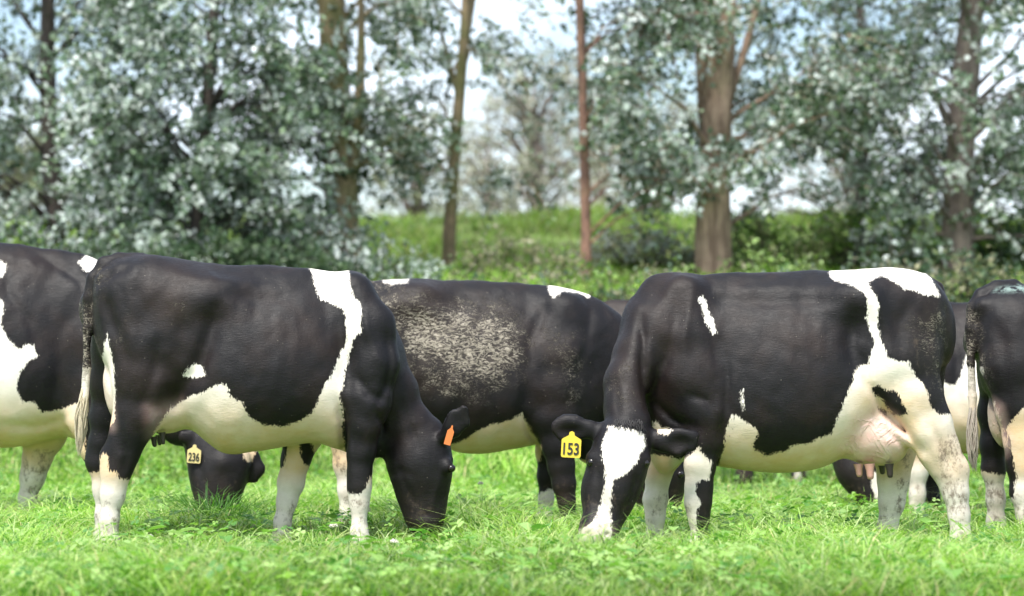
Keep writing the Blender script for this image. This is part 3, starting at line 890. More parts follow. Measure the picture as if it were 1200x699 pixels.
wB = [('w', 'near', -.28, [(358, 308), (366, 334), (374, 351), (381, 352), (387, 356), (401, 362), (404, 374), (406, 388), (404, 402), (398, 416), (389, 435), (380, 451), (368, 466), (352, 478), (362, 487),
                            (342, 497), (328, 500), (312, 499), (300, 493), (291, 486), (284, 472), (270, 465), (266, 449), (258, 450), (244, 457), (228, 463), (217, 467), (200, 477), (178, 505), (172, 535), (404, 560), (404, 500), (398, 462), (401, 448), (404, 430), (409, 414), (414, 398), (422, 388), (424, 370), (421, 357), (411, 342), (404, 308)]),
      ('b', 'near', -.28, [(262, 440), (264, 450), (272, 463), (284, 472), (293, 488), (315, 499), (342, 497), (364, 486), (374, 464), (389, 437), (330, 420)]),
      ('w', 'far', .2, [(358, 308), (374, 351), (401, 362), (406, 388), (389, 435), (352, 478), (312, 480), (250, 460), (200, 475), (172, 535), (404, 560), (398, 462), (424, 370), (404, 308)]),
      ('w', 'near', -.25, [(214, 440), (221, 434), (228, 426), (236, 430), (242, 441), (230, 444), (221, 443)]),
      ('b', 'near', -.19, [(100, 400), (138, 400), (136, 460), (132, 500), (120, 540), (150, 565), (160, 552), (178, 506), (200, 475), (215, 400), (250, 330), (100, 300)]),
      ('w', 'near', -.10, [(131, 390), (124, 412), (116, 432), (118, 460), (133, 500), (139, 495), (140, 440), (133, 405)]),
      ('w', 'near', -.19, [(118, 534), (124, 530), (129, 534), (128, 552), (133, 552), (138, 551), (141, 561), (150, 562), (160, 575), (160, 680), (90, 680), (100, 560), (115, 556)]),
      ('w', 'far', .18, [(100, 556), (118, 552), (150, 560), (150, 680), (90, 680)]),
      ('w', 'near', -.17, [(400, 573), (410, 577), (421, 581), (428, 574), (435, 556), (450, 560), (450, 680), (400, 680)]),
      ('w', 'far', .16, [(320, 500), (375, 500), (375, 560), (360, 680), (300, 680)]),
      ('b', 'far', .16, [(322, 505), (340, 505), (338, 530), (331, 548), (322, 548)]), ('b', 'far', .16, [(352, 520), (366, 505), (370, 545), (358, 545), (354, 535)]),
      ('b', 'all', 0, [(404, 480), (470, 400), (560, 400), (560, 660), (440, 660), (440, 560), (404, 560)]),
      ('w', 'near', -.17, [(400, 574), (410, 577), (421, 581), (428, 574), (435, 558), (438, 575), (438, 680), (400, 680)]),
      ('w', 'near', -.08, [(90, 432), (108, 432), (106, 500), (84, 500)])]
B.build(wB, cream=[('near', -.2, .9, [(230, 500), (290, 505), (360, 500), (400, 470), (404, 540), (200, 540)]), ('near', -.05, .4, [(116, 430), (130, 430), (136, 500), (118, 480)])],
        mud=[('near', -.2, .55, [(180, 345), (225, 340), (230, 370), (190, 375)]), ('near', -.08, .8, [(95, 360), (108, 360), (108, 440), (95, 440)])],
        caked=[('near', -.2, .30, [(190, 352), (218, 345), (225, 360), (200, 372)]), ('near', -.1, .45, [(108, 345), (118, 318), (150, 306), (140, 316), (122, 330), (114, 352)]),
               ('near', -.08, .75, [(94, 362), (106, 362), (106, 452), (94, 452)]), ('near', -.17, .15, [(130, 385), (160, 370), (158, 390), (140, 410)])],
        pink=[('near', -.06, .45, [(116, 430), (128, 430), (137, 500), (120, 480)]), ('near', -.1, .25, [(178, 478), (215, 470), (215, 515), (180, 512)])])
B.eye(529, 549, -.10); B.eye(529, 549, .10)
B.tag(527, 510, -.157, 8, 24, None, 'tag_orange', rot=R(16), label='orange tag')
tail_switch(B, [(99, 455, -.08), (95, 485, -.085), (94, 510, -.085), (93, 530, -.085)], [4, 8, 6.5, 2], M['hair_white'], 80)
teats(B, [(180, 524, -.12, 3, 12), (190, 521, -.14, 2.8, 14), (186, 522, .02, 2.8, 12)], 'teat_dark')

# ================================================================== cow in the right half, head turned to the camera
G = Cow(13.5, 635, 1150, 'black cow with a white blaze and yellow tag 153, facing the camera while grazing', depth=(-0.64, 0.46))
G.trunk([(744, 352, 470, .09, .1), (758, 332, 505, .15, .3), (785, 323.5, 532, .20, .5), (820, 322, 543, .25, .52), (855, 320.5, 549, .295, .48), (917, 318, 554, .335, .42), (955, 317.5, 550, .335, .4),
         (992, 317, 534, .31, .32), (1030, 314.5, 508, .28, .22), (1062, 319, 482, .25, .15), (1086, 329, 458, .20, .1), (1102, 350, 430, .12, .1)])
G.ell(1004, 352, -.18, 30, 22, .09, .13); G.ell(1062, 348, -.12, 36, 22, .08, .12); G.ell(1096, 352, -.09, 10, 9, .05, .04); G.ell(1096, 352, .09, 10, 9, .05, .04)
legs(G, [(1060, 375, -.11, 38, .12), (1058, 420, -.16, 38, .115), (1070, 465, -.18, 31, .095), (1087, 502, -.19, 27, .07), (1102, 530, -.19, 21, .056), (1114, 553, -.19, 17.5, .052),
         (1120, 578, -.19, 13, .044), (1124, 604, -.19, 10.5, .038), (1126, 628, -.19, 9.6, .036), (1124, 645, -.19, 12, .045), (1116, 656, -.19, 14, .05)],
        [(1058, 400, .13, 42, .11), (1055, 460, .15, 36, .10), (1051, 510, .15, 27, .07), (1048, 540, .15, 19, .055), (1047, 566, .15, 15.5, .048), (1045, 590, .15, 12.5, .04),
         (1040, 618, .15, 9.8, .036), (1038, 640, .15, 11, .042), (1033, 652, .15, 13, .048)], k=0.08)
G.ell(1129, 552, -.19, 5, 10, .022, .03)
G.ell(1020, 505, -.05, 42, 40, .17, .035); G.ell(1040, 512, -.05, 27, 33, .16, .04)
G.chain([(800, 345, -.09, 26, .09), (803, 395, -.14, 38, .09), (812, 440, -.17, 34, .085)], .07)
G.chain([(815, 440, -.17, 34, .085), (829, 485, -.18, 28, .085), (826, 515, -.18, 19, .068), (820, 545, -.18, 17, .056), (819, 572, -.18, 14.5, .048), (818, 590, -.18, 14, .047),
         (819, 608, -.18, 10.5, .037), (820, 634, -.18, 9.5, .034), (818, 648, -.18, 12, .043), (815, 657, -.18, 13, .05)], .06)
G.chain([(800, 495, .12, 24, .09), (783, 530, .14, 17, .062), (771, 560, .15, 13, .048), (768, 586, .15, 13, .046), (768, 606, .15, 10, .036), (767, 632, .15, 9.5, .034), (765, 647, .15, 12.5, .045)], .06)
G.ell(778, 520, -.01, 17, 36, .08, .06)
# neck bends towards the camera
G.chain([(790, 370, 0, 44, .15), (768, 388, -.05, 38, .15), (748, 420, -.11, 29, .13), (734, 450, -.17, 24.5, .125), (733, 480, -.23, 24, .115), (736, 498, -.27, 23, .10)], .07)
# head from the front
G.chain([(736, 500, -.30, 22, .085), (730, 522, -.33, 30, .105), (725, 540, -.35, 33, .115), (722, 557, -.36, 32, .11), (717, 575, -.38, 29, .095), (711, 594, -.39, 25, .08), (706, 609, -.41, 20.5, .072), (701, 624, -.43, 21.5, .075), (699, 634, -.43, 18, .062), (700, 640, -.43, 13, .05)], .05, 2.5)
G.ell(737, 497, -.30, 15, 9, .05, .03)
G.ell(696, 537, -.395, 9, 8, .035, .025); G.ell(753, 539, -.395, 9, 8, .035, .025); G.ell(690, 576, -.36, 8, 16, .05, .04)
G.groove([(700, 548), (699, 575), (696, 600)], 4, .010, -.3); G.groove([(745, 550), (737, 580), (724, 606)], 4, .010, -.3); G.groove([(684, 615), (690, 628), (692, 636)], 2.5, .006, -.3)
G.chain([(711, 506, -.31, 9, .035), (692, 503, -.32, 10, .026), (674, 502, -.32, 13, .022), (660, 502, -.32, 13, .019), (651, 500, -.32, 8, .014)], .03)
G.chain([(757, 512, -.31, 9, .035), (776, 517, -.34, 12, .028), (792, 518, -.36, 16, .024), (806, 514, -.37, 14, .02), (815, 508, -.37, 7, .014)], .03)
G.F.carve(G.P(667, 506, -.348), (.055, .024, .030)); G.F.carve(G.P(796, 521, -.395), (.062, .024, .036))
G.F.carve(G.P(689, 626, -.505), (.013, .016, .015), .01); G.F.carve(G.P(711, 627, -.505), (.013, .016, .015), .01)
G.chain([(1084, 327, 0, 7, .03), (1098, 338, 0, 7.5, .03), (1106, 358, 0, 7, .028), (1107, 385, 0, 6, .022), (1104, 420, 0, 5, .02), (1101, 460, 0, 5, .018), (1102, 490, 0, 5, .018)], .02)
G.groove([(1010, 420), (1015, 450), (1035, 480), (1062, 505), (1080, 530)], 5, .024)
G.groove([(1030, 500), (1050, 515), (1066, 530)], 3, .008)
G.groove([(1020, 335), (1035, 380), (1045, 430)], 9, -.010)
G.groove([(1000, 372), (996, 405), (1002, 440)], 12, .036)
G.groove([(840, 352), (900, 356), (985, 352)], 7, .012)
G.groove([(752, 370), (753, 400), (752, 440), (756, 480)], 5, .020, -.05)
G.groove([(765, 470), (790, 492), (815, 500)], 5, .018)
G.groove([(845, 400), (852, 440), (850, 480), (842, 515)], 5, .014)
G.groove([(795, 345), (788, 390), (782, 430)], 6, .008)
G.groove([(826, 355), (836, 400), (842, 440)], 6, .008)
for xx in (868, 888, 908, 928, 948, 966): G.groove([(xx, 345), (xx - 8, 390), (xx - 3, 450)], 5, -.002)
G.groove([(840, 340), (900, 338), (980, 336)], 6, -.006)
G.groove([(1078, 360), (1085, 400), (1080, 440)], 6, .008)
G.groove([(1090, 500), (1108, 535), (1116, 556)], 3, .009)
G.groove([(721, 515), (716, 560), (706, 600)], 4, .005, -.3)
for i_, xx in enumerate((872, 890, 908, 926, 944)): G.groove([(xx, 345), (xx - 8, 380), (xx - 10, 415), (xx - 3, 455)], 4.5, .0016)
G.groove([(812, 340), (804, 380), (800, 430)], 5, -.008); G.groove([(1070, 350), (1052, 380), (1050, 415)], 8, .010)
G.groove([(1078, 495), (1092, 525), (1102, 548)], 4, -.006); G.groove([(824, 495), (828, 530), (826, 560)], 3, .006); G.groove([(836, 490), (828, 470), (806, 462)], 4, .010)
G.groove([(720, 440), (722, 470), (724, 490)], 4, .006, -.1)
n_ = -.25
wG = [('w', 'near', -.30, [(841, 534), (850, 520), (858, 508), (861, 492), (862, 486), (868, 490), (878, 497), (889, 504), (890, 508), (884, 520), (886, 528), (900, 535), (921, 529), (933, 522), (947, 521), (960, 514), (975, 511),
                           (981, 492), (989, 470), (996, 455), (1003, 437), (1009, 429), (1020, 427), (1024, 411), (1026, 400), (1017, 377), (1017, 348), (1001, 334), (983, 328), (978, 322), (982, 305), (1090, 305), (1106, 346),
                           (1090, 346), (1076, 341), (1060, 338), (1052, 331), (1040, 323), (1027, 326), (1019, 331), (1022, 339), (1031, 357), (1029, 377), (1035, 403), (1042, 420), (1055, 424), (1065, 426), (1076, 444), (1086, 455),
                           (1092, 476), (1102, 486), (1150, 486), (1150, 680), (1000, 680), (900, 580), (841, 560)]),
      ('b', 'near', n_, [(1022, 455), (1029, 451), (1038, 457), (1048, 458), (1054, 464), (1056, 474), (1064, 485), (1056, 488), (1048, 486), (1040, 475), (1034, 466), (1024, 465)]),
      ('b', 'near', n_, [(1030, 478), (1040, 482), (1041, 487), (1033, 484)]),
      ('b', 'all', 0, [(1100, 330), (1125, 340), (1116, 480), (1098, 484)]),
      ('w', 'near', -.26, [(821, 348), (825, 346), (830, 358), (836, 372), (840, 388), (836, 390), (828, 376), (823, 362)]),
      ('w', 'near', -.28, [(868, 460), (871, 458), (873, 480), (869, 484)]),
      ('w', 'near', -.24, [(857, 487), (861, 490), (858, 508), (846, 524), (841, 527), (850, 505)]),
      ('w', 'far', .2, [(841, 530), (870, 490), (921, 529), (975, 511), (1009, 429), (1017, 348), (982, 305), (1090, 305), (1030, 360), (1042, 420), (1086, 455), (1150, 486), (1150, 680), (1000, 680), (860, 560)]),
      ('b', 'near', -.18, [(795, 480), (850, 500), (845, 545), (840, 560), (838, 640), (815, 670), (795, 670), (790, 520)]),
      ('w', 'near', -.18, [(797, 524), (806, 522), (813, 518), (820, 528), (826, 536), (833, 541), (831, 555), (829, 562), (820, 562), (815, 568), (815, 578), (820, 590), (817, 600), (817, 634), (822, 670), (795, 670)]),
      ('w', 'far', .14, [(740, 535), (800, 535), (800, 680), (740, 680)]),
      ('w', 'near', -.03, [(755, 533), (800, 533), (798, 545), (784, 560), (755, 562)]),
      ('w', 'near', -.10, [(765, 494), (770, 493), (774, 501), (784, 503), (780, 509), (768, 507)]),
      ('b', 'near', -.3, [(640, 470), (765, 470), (765, 640), (640, 640)]),
      ('b', 'near', -.3, [(755, 480), (825, 480), (825, 522), (800, 540), (770, 532), (755, 540)]),
      ('w', 'near', -.44, [(713, 500), (725, 499), (738, 503), (755, 509), (757, 522), (750, 537), (740, 549), (733, 556), (720, 563), (718, 573), (717, 584), (714, 604), (717, 621), (716, 640), (678, 642), (678, 622),
                           (690, 614), (698, 606), (702, 594), (706, 584), (708, 570), (710, 556), (706, 536), (705, 524), (708, 514)]),
      ('w', 'near', -.10, [(766, 495), (770, 493), (775, 501), (784, 503), (780, 509), (768, 507)])]
G.build(wG, cream=[('near', -.25, .75, [(860, 530), (975, 515), (1010, 440), (1090, 460), (1120, 520), (980, 560), (870, 560)])],
        pink=[('near', -.2, .88, [(1000, 492), (1022, 480), (1045, 490), (1062, 512), (1060, 545), (1010, 552), (985, 525)]), ('near', -.45, .35, [(685, 622), (716, 622), (712, 645), (685, 640)])],
        mud=[('near', -.2, 1.0, [(1090, 500), (1140, 500), (1140, 670), (1080, 670), (1090, 560)]), ('near', -.2, .45, [(1070, 430), (1110, 480), (1110, 540), (1080, 520)]), ('far', .15, .6, [(740, 560), (800, 560), (800, 680), (740, 680)]), ('far', .15, 1.0, [(1040, 520), (1075, 520), (1065, 600), (1020, 660), (1040, 580)]), ('near', -.2, .75, [(1035, 400), (1110, 370), (1110, 440), (1060, 440)])],
        caked=[('near', -.12, .34, [(1060, 370), (1112, 345), (1110, 470), (1095, 450), (1070, 410)]), ('near', -.2, .42, [(1094, 355), (1114, 355), (1110, 460), (1098, 460)]), ('near', -.24, .30, [(715, 425), (740, 400), (745, 470), (712, 480)])],
        mint=[('near', -.15, 1, [(1036, 322), (1052, 320), (1075, 328), (1088, 338), (1078, 338), (1050, 328)])],
        skin=[('near', -.48, .9, [(690, 633), (712, 634), (712, 650), (688, 648)])], clean=[('near', -.2, .75, [(790, 505), (842, 505), (842, 600), (790, 600)]), ('near', -.2, .35, [(1070, 480), (1145, 480), (1145, 600), (1080, 560)])], creamz=(0.74, 0.50))
G.eye(693.5, 542, -.418, .021); G.eye(756.5, 543, -.418, .021)
G.tag(669.5, 521, -.36, 23, 31, '153', 'tag_yellow', rot=R(3), label='yellow tag printed 153')
def pollroot():
    x, y, z = G.P(720 + 32 * random.random(), 491 + 7 * random.random(), -.36 - .045 * random.random()); return (x, y, z)
link('poll_hair', strands(pollroot, 260, .06, .0018, (0.05, -.55, -1), .25, .006).mesh('poll_hair'), M['hair_black'], G.root)
teats(G, [(1006, 559, -.10, 4, 15), (1019, 562, -.15, 4.4, 18)])
teats(G, [(1042, 560, -.14, 3.8, 16), (1033, 556, .03, 3.4, 13)], 'teat_dark')

# ================================================================== cow in the middle, behind the other two
D = Cow(15.4, 375, 815, 'black cow standing behind the gap in the middle, pale dry mud caked over its flank')
D.trunk([(390, 352, 420, .10, .1), (400, 338, 445, .18, .15), (425, 330, 465, .24, .2), (460, 328, 485, .27, .25), (500, 328, 512, .31, .35), (535, 328, 529, .33, .4), (565, 329, 532, .33, .42), (600, 331, 527, .31, .5),
         (635, 334, 521, .27, .55), (665, 338, 524, .23, .55), (695, 350, 520, .18, .4), (722, 376, 480, .12, .2)])
D.ell(486, 356, -.17, 28, 20, .09, .13)
legs(D, [(425, 380, -.13, 40, .12), (425, 440, -.17, 34, .10), (414, 490, -.17, 24, .07), (405, 520, -.17, 16, .05), (404, 545, -.17, 12, .044), (406, 575, -.17, 9, .036), (406, 605, -.17, 8, .034), (405, 622, -.17, 11, .045)],
        [(432, 400, .13, 38, .11), (430, 470, .15, 28, .08), (424, 520, .15, 15, .05), (423, 550, .15, 12, .044), (424, 600, .15, 8, .034), (424, 620, .15, 10, .044)],
        [(660, 365, -.09, 30, .09), (655, 410, -.14, 38, .09), (648, 455, -.17, 30, .085), (648, 490, -.17, 25, .08), (654, 522, -.17, 18, .062), (658, 547, -.17, 14.5, .05), (661, 568, -.17, 12.5, .046), (664, 588, -.17, 9.2, .036), (666, 608, -.17, 8.4, .034), (668, 622, -.17, 11, .045)],
        [(652, 490, .15, 20, .08), (643, 530, .16, 14, .055), (641, 558, .16, 10.5, .044), (640, 585, .16, 8, .035), (638, 605, .16, 8, .034), (637, 618, .16, 10, .044)], k=0.06)
D.chain([(690, 400, 0, 45, .15), (722, 440, 0, 37, .12), (748, 480, 0, 32, .105), (764, 515, 0, 27, .09)], .07)
D.ell(690, 510, 0, 16, 34, .08, .06)
D.chain([(766, 520, 0, 25, .085), (770, 542, 0, 31, .10), (772, 558, 0, 32, .11), (772, 578, 0, 27, .09), (771, 598, 0, 21, .075), (771, 612, 0, 17, .07)], .05, 2.3)
for sg in (-1, 1): D.chain([(785, 530, sg * .08, 6, .03), (795, 524, sg * .12, 9, .02), (804, 518, sg * .14, 8, .014)], .02)
D.groove([(465, 345), (500, 352), (545, 356), (610, 352)], 8, .012)
D.groove([(640, 360), (622, 400), (618, 450), (612, 485)], 8, .016)
D.groove([(486, 350), (500, 400), (505, 440)], 12, .010)
D.groove([(690, 360), (688, 400), (676, 450)], 6, .010)
for xx in (530, 550, 570, 590): D.groove([(xx, 370), (xx + 6, 420), (xx + 2, 470)], 5, -.004)
D.groove([(612, 485), (622, 510), (630, 520)], 4, .016)
D.build([('w', 'near', -.28, [(520, 527), (546, 514), (560, 505), (575, 498), (595, 493), (606, 489), (612, 484), (617, 496), (625, 510), (634, 524), (634, 540), (500, 545)]),
         ('w', 'far', .28, [(500, 515), (560, 505), (612, 484), (634, 524), (634, 540), (500, 545)]),
         ('w', 'all', -.05, [(642, 325), (694, 340), (690, 349), (676, 343), (660, 342), (648, 350), (644, 345)]),
         ('w', 'all', -.05, [(444, 320), (482, 318), (478, 332), (462, 334), (450, 332)]),
         ('w', 'far', .16, [(620, 582), (650, 572), (650, 640), (620, 640)]), ('w', 'near', -.17, [(385, 520), (418, 530), (418, 650), (385, 650)]),
         ('w', 'near', -.05, [(676, 538), (692, 540), (690, 560), (676, 560)]), ('w', 'far', .15, [(410, 540), (440, 540), (440, 650), (410, 650)])],
        caked=[('near', -.28, 1.0, [(458, 352), (485, 356), (530, 366), (580, 368), (606, 375), (600, 400), (606, 420), (590, 440), (550, 446), (520, 430), (490, 425), (470, 400)]),
               ('near', -.28, .5, [(440, 333), (500, 345), (600, 360), (620, 400), (612, 440), (560, 470), (500, 460), (455, 400)]), ('near', -.2, .45, [(640, 390), (672, 392), (680, 430), (672, 470), (650, 440)]),
               ('near', -.15, .8, [(438, 326), (470, 330), (474, 340), (450, 342)])],
        mud=[('near', -.2, .6, [(455, 340), (600, 350), (620, 450), (500, 460)]), ('near', -.1, .9, [(385, 520), (418, 520), (418, 600), (385, 600)])])
D.eye(797, 556, -.09); D.eye(797, 556, .09)

# ================================================================== cow cut by the left edge, its head shows under the next cow
A = Cow(15.5, -215, 325, 'black cow cut by the left edge, head with tag 236 under the next belly', h=0.0125)
A.trunk([(-195, 325, 385, .10, .1), (-182, 305, 430, .18, .15), (-150, 291, 460, .25, .2), (-105, 287, 482, .28, .3), (-60, 284.5, 508, .32, .4), (-20, 283.5, 523, .34, .42), (15, 286, 524.5, .335, .45), (50, 290.5, 518, .31, .5),
         (78, 294.5, 512, .27, .55), (102, 300, 522, .23, .5), (128, 318, 524, .18, .35), (150, 356, 490, .12, .2)])
legs(A, [(55, 470, .13, 30, .09), (53, 512, .15, 21, .07), (43, 540, .15, 15, .055), (38, 560, .15, 13, .05), (32, 585, .15, 9, .036), (30, 606, .15, 8.5, .034), (30, 620, .15, 11, .044)],
        [(95, 350, -.09, 30, .09), (108, 400, -.14, 38, .09), (112, 450, -.16, 32, .09), (106, 490, -.17, 25, .08), (112, 525, -.17, 17, .06), (122, 555, -.17, 13, .048), (127, 590, -.17, 9, .036), (128, 612, -.17, 8.5, .034), (129, 626, -.17, 11, .045)],
        [(-150, 360, -.12, 42, .12), (-148, 430, -.17, 36, .10), (-150, 490, -.18, 22, .07), (-162, 540, -.18, 15, .05), (-158, 590, -.18, 10, .038), (-158, 612, -.18, 9, .036), (-156, 628, -.18, 12, .046)],
        [(-140, 360, .12, 42, .12), (-130, 430, .16, 34, .10), (-128, 490, .17, 20, .07), (-138, 540, .17, 14, .05), (-134, 590, .17, 9, .038), (-132, 620, .17, 11, .046)], k=.07)
A.chain([(120, 380, 0, 44, .16), (155, 422, 0, 38, .125), (185, 465, -.02, 32, .105), (213, 498, -.05, 27, .09)], .07)
A.chain([(238, 505, -.10, 25, .085), (250, 526, -.13, 31, .10), (257, 545, -.15, 35, .11), (256, 562, -.17, 31, .10), (254, 580, -.19, 25, .08), (252, 596, -.2, 19, .072), (251, 610, -.2, 14, .06)], .05, 2.4)
A.chain([(279, 526, -.10, 10, .04), (292, 538, -.10, 12, .03), (299, 550, -.11, 11.5, .022), (296, 562, -.12, 7, .016)], .03)
A.ell(262, 543, -.245, 9, 8, .03, .04)
A.groove([(232, 540), (244, 570), (248, 600)], 4, .006, -.1)
A.chain([(232, 514, -.13, 8, .03), (224, 513, -.18, 9, .022), (214, 512, -.2, 8, .018)], .025)
A.groove([(30, 292), (60, 310), (92, 330), (100, 350)], 5, .010); A.groove([(5, 310), (10, 345), (35, 375), (45, 400)], 6, .012)
A.groove([(5, 300), (30, 306), (55, 322)], 6, -.008); A.groove([(0, 498), (40, 500), (80, 490)], 6, .012); A.groove([(75, 380), (70, 430), (66, 480)], 8, .012)
A.build([('w', 'near', -.30, [(-60, 330), (-10, 340), (2, 355), (3, 366), (1, 380), (6, 392), (12, 400), (18, 408), (24, 409), (31, 401), (38, 404), (41, 412), (45, 417), (34, 424), (23, 437), (19, 455), (25, 471), (38, 472), (47, 483), (63, 482), (85, 474), (98, 470), (98, 540), (-70, 550), (-90, 440)]),
         ('w', 'near', -.30, [(-20, 300), (0, 306), (2, 314), (0, 322), (-20, 325)]),
         ('w', 'far', .28, [(-60, 330), (3, 366), (45, 417), (19, 455), (47, 483), (98, 470), (98, 540), (-70, 550)]),
         ('w', 'all', -.05, [(92, 308), (98, 302), (104, 290), (125, 290), (122, 310), (104, 321), (98, 314)]),
         ('w', 'far', .15, [(10, 500), (80, 500), (80, 640), (10, 640)]), ('w', 'near', -.17, [(95, 560), (150, 560), (150, 640), (95, 640)]),
         ('w', 'all', -.18, [(-190, 560), (-110, 560), (-110, 640), (-190, 640)]),
         ('w', 'near', -.30, [(282, 530), (299, 526), (292, 540), (288, 544), (285, 536)]), ('w', 'near', -.2, [(209, 530), (216, 540), (219, 548), (213, 546)])],
        cream=[('near', -.2, .9, [(60, 495), (110, 500), (110, 545), (60, 530)])], mud=[('far', .15, .9, [(10, 520), (80, 520), (80, 640), (10, 640)])])
A.eye(263, 548, -.262, .0125)
A.tag(227.5, 532, -.265, 16, 22, '236', 'tag_faded', rot=R(4), label='faded yellow tag printed 236')

# ================================================================== cow behind the right hand pair
C_ = Cow(16.5, 960, 1330, 'mostly hidden cow between the pink-uddered cow and the cow at the right edge', h=0.0125)
C_.trunk([(1042, 375, 470, .10, .1), (1055, 361, 505, .16, .3), (1080, 356, 524, .22, .5), (1112, 354.5, 530, .28, .5), (1150, 354, 533, .32, .42), (1190, 353, 531, .33, .4), (1228, 352, 514, .29, .35), (1262, 352, 492, .26, .2), (1290, 358, 465, .2, .1), (1306, 375, 440, .10, .1)])
legs(C_, [(1075, 380, -.1, 30, .09), (1080, 440, -.15, 32, .09), (1082, 490, -.16, 22, .075), (1077, 525, -.16, 14, .055), (1075, 552, -.16, 11.5, .046), (1075, 580, -.16, 8.2, .036), (1074, 600, -.16, 8, .034), (1073, 614, -.16, 10.5, .045)],
         [(1100, 470, .14, 24, .08), (1096, 520, .15, 13, .052), (1093, 550, .15, 10.5, .046), (1092, 585, .15, 8, .036), (1091, 612, .15, 10, .045)],
         [(1272, 400, -.12, 36, .12), (1270, 450, -.16, 30, .10), (1275, 500, -.17, 18, .06), (1283, 540, -.17, 12.5, .048), (1279, 590, -.17, 8.5, .036), (1278, 614, -.17, 11, .045)],
         [(1262, 400, .12, 36, .12), (1260, 450, .16, 28, .10), (1258, 500, .17, 17, .06), (1264, 540, .17, 12, .048), (1260, 590, .17, 8.5, .036), (1260, 610, .17, 11, .045)], k=.07)
C_.chain([(1072, 400, 0, 40, .15), (1050, 440, 0, 34, .12), (1028, 480, -.02, 29, .10), (1010, 512, -.04, 25, .085)], .07)
C_.chain([(1000, 522, -.06, 22, .08), (1003, 538, -.08, 26, .10), (1008, 552, -.1, 26, .10), (1017, 570, -.12, 21, .08), (1025, 586, -.13, 17, .072), (1029, 598, -.13, 14, .065)], .05, 2.3)
C_.chain([(985, 525, -.1, 7, .03), (974, 522, -.14, 9, .02), (964, 524, -.16, 7, .015)], .02)
C_.groove([(1112, 380), (1122, 420), (1118, 460), (1128, 490)], 6, .014)
C_.build([('w', 'near', -.3, [(1095, 430), (1103, 437), (1109, 449), (1120, 452), (1127, 440), (1133, 421), (1140, 408), (1175, 400), (1210, 440), (1215, 545), (1060, 545), (1060, 500), (1090, 490)]),
          ('w', 'far', .3, [(1103, 437), (1133, 421), (1175, 400), (1210, 440), (1215, 545), (1060, 545)]),
          ('w', 'near', -.16, [(1058, 515), (1092, 515), (1092, 640), (1058, 640)]), ('b', 'near', -.3, [(960, 500), (1040, 500), (1022, 560), (1024, 610), (960, 610)]),
          ('w', 'near', -.2, [(1020, 548), (1028, 556), (1034, 580), (1026, 584), (1021, 566)]), ('w', 'all', .1, [(1240, 560), (1310, 560), (1310, 640), (1240, 640)])],
         mud=[('near', -.16, .8, [(1058, 515), (1092, 515), (1092, 640), (1058, 640)])])
C_.eye(1001, 545, -.17, .018)

# ================================================================== cow cut by the right edge
H = Cow(14.3, 1120, 1600, 'black cow cut off by the right edge with its muddy tail hanging down', h=0.0125)
H.trunk([(1145, 378, 420, .09, .0), (1152, 350, 450, .17, .1), (1170, 338, 466, .24, .15), (1200, 333, 482, .27, .25), (1240, 331, 505, .31, .35), (1290, 330, 528, .34, .42), (1340, 331, 528, .335, .45), (1390, 333, 517, .3, .5),
         (1425, 336, 520, .25, .55), (1452, 348, 522, .18, .35), (1475, 382, 485, .12, .2)])
H.ell(1152, 358, -.1, 9, 8, .05, .04)
legs(H, [(1197, 385, -.12, 50, .12), (1198, 430, -.16, 46, .12), (1203, 475, -.18, 35, .10), (1206, 515, -.19, 27, .07), (1204, 545, -.19, 22, .058), (1203, 578, -.19, 17, .048), (1205, 605, -.19, 12, .04), (1207, 630, -.19, 10, .036), (1210, 646, -.19, 13, .046)],
        [(1180, 390, .12, 38, .12), (1176, 440, .16, 30, .10), (1170, 485, .17, 22, .07), (1163, 522, .17, 13.5, .052), (1164, 550, .17, 12.5, .046), (1167, 585, .17, 9.6, .037), (1167, 612, .17, 9.6, .036), (1168, 628, .17, 12, .045)],
        [(1405, 370, -.12, 34, .09), (1425, 430, -.16, 30, .085), (1412, 490, -.17, 24, .07), (1407, 550, -.17, 13, .048), (1406, 600, -.17, 9.5, .036), (1408, 640, -.17, 12, .046)],
        [(1385, 480, .14, 26, .08), (1372, 540, .16, 14, .05), (1362, 590, .16, 10, .038), (1360, 632, .16, 11, .045)], k=.07)
H.ell(1182, 485, -.02, 24, 42, .14, .02)
H.chain([(1430, 390, 0, 44, .16), (1465, 430, 0, 36, .12), (1490, 470, 0, 31, .10), (1508, 505, 0, 26, .09)], .07)
H.chain([(1512, 510, 0, 26, .085), (1520, 545, 0, 35, .112), (1524, 580, 0, 27, .08), (1527, 612, 0, 20, .075)], .05, 2.3)
for sg in (-1, 1): H.chain([(1545, 518, sg * .08, 7, .03), (1560, 505, sg * .13, 9, .018), (1568, 492, sg * .14, 6, .012)], .02)
H.chain([(1190, 334, -.02, 7, .03), (1168, 338, -.04, 7.5, .032), (1150, 346, -.06, 8, .032), (1140, 360, -.08, 6.5, .026), (1137, 385, -.09, 5.5, .02), (1137, 425, -.09, 4.6, .018), (1140, 465, -.09, 4.2, .017), (1140, 488, -.09, 4, .016)], .02)
H.groove([(1160, 365), (1172, 400), (1180, 440)], 8, .008)
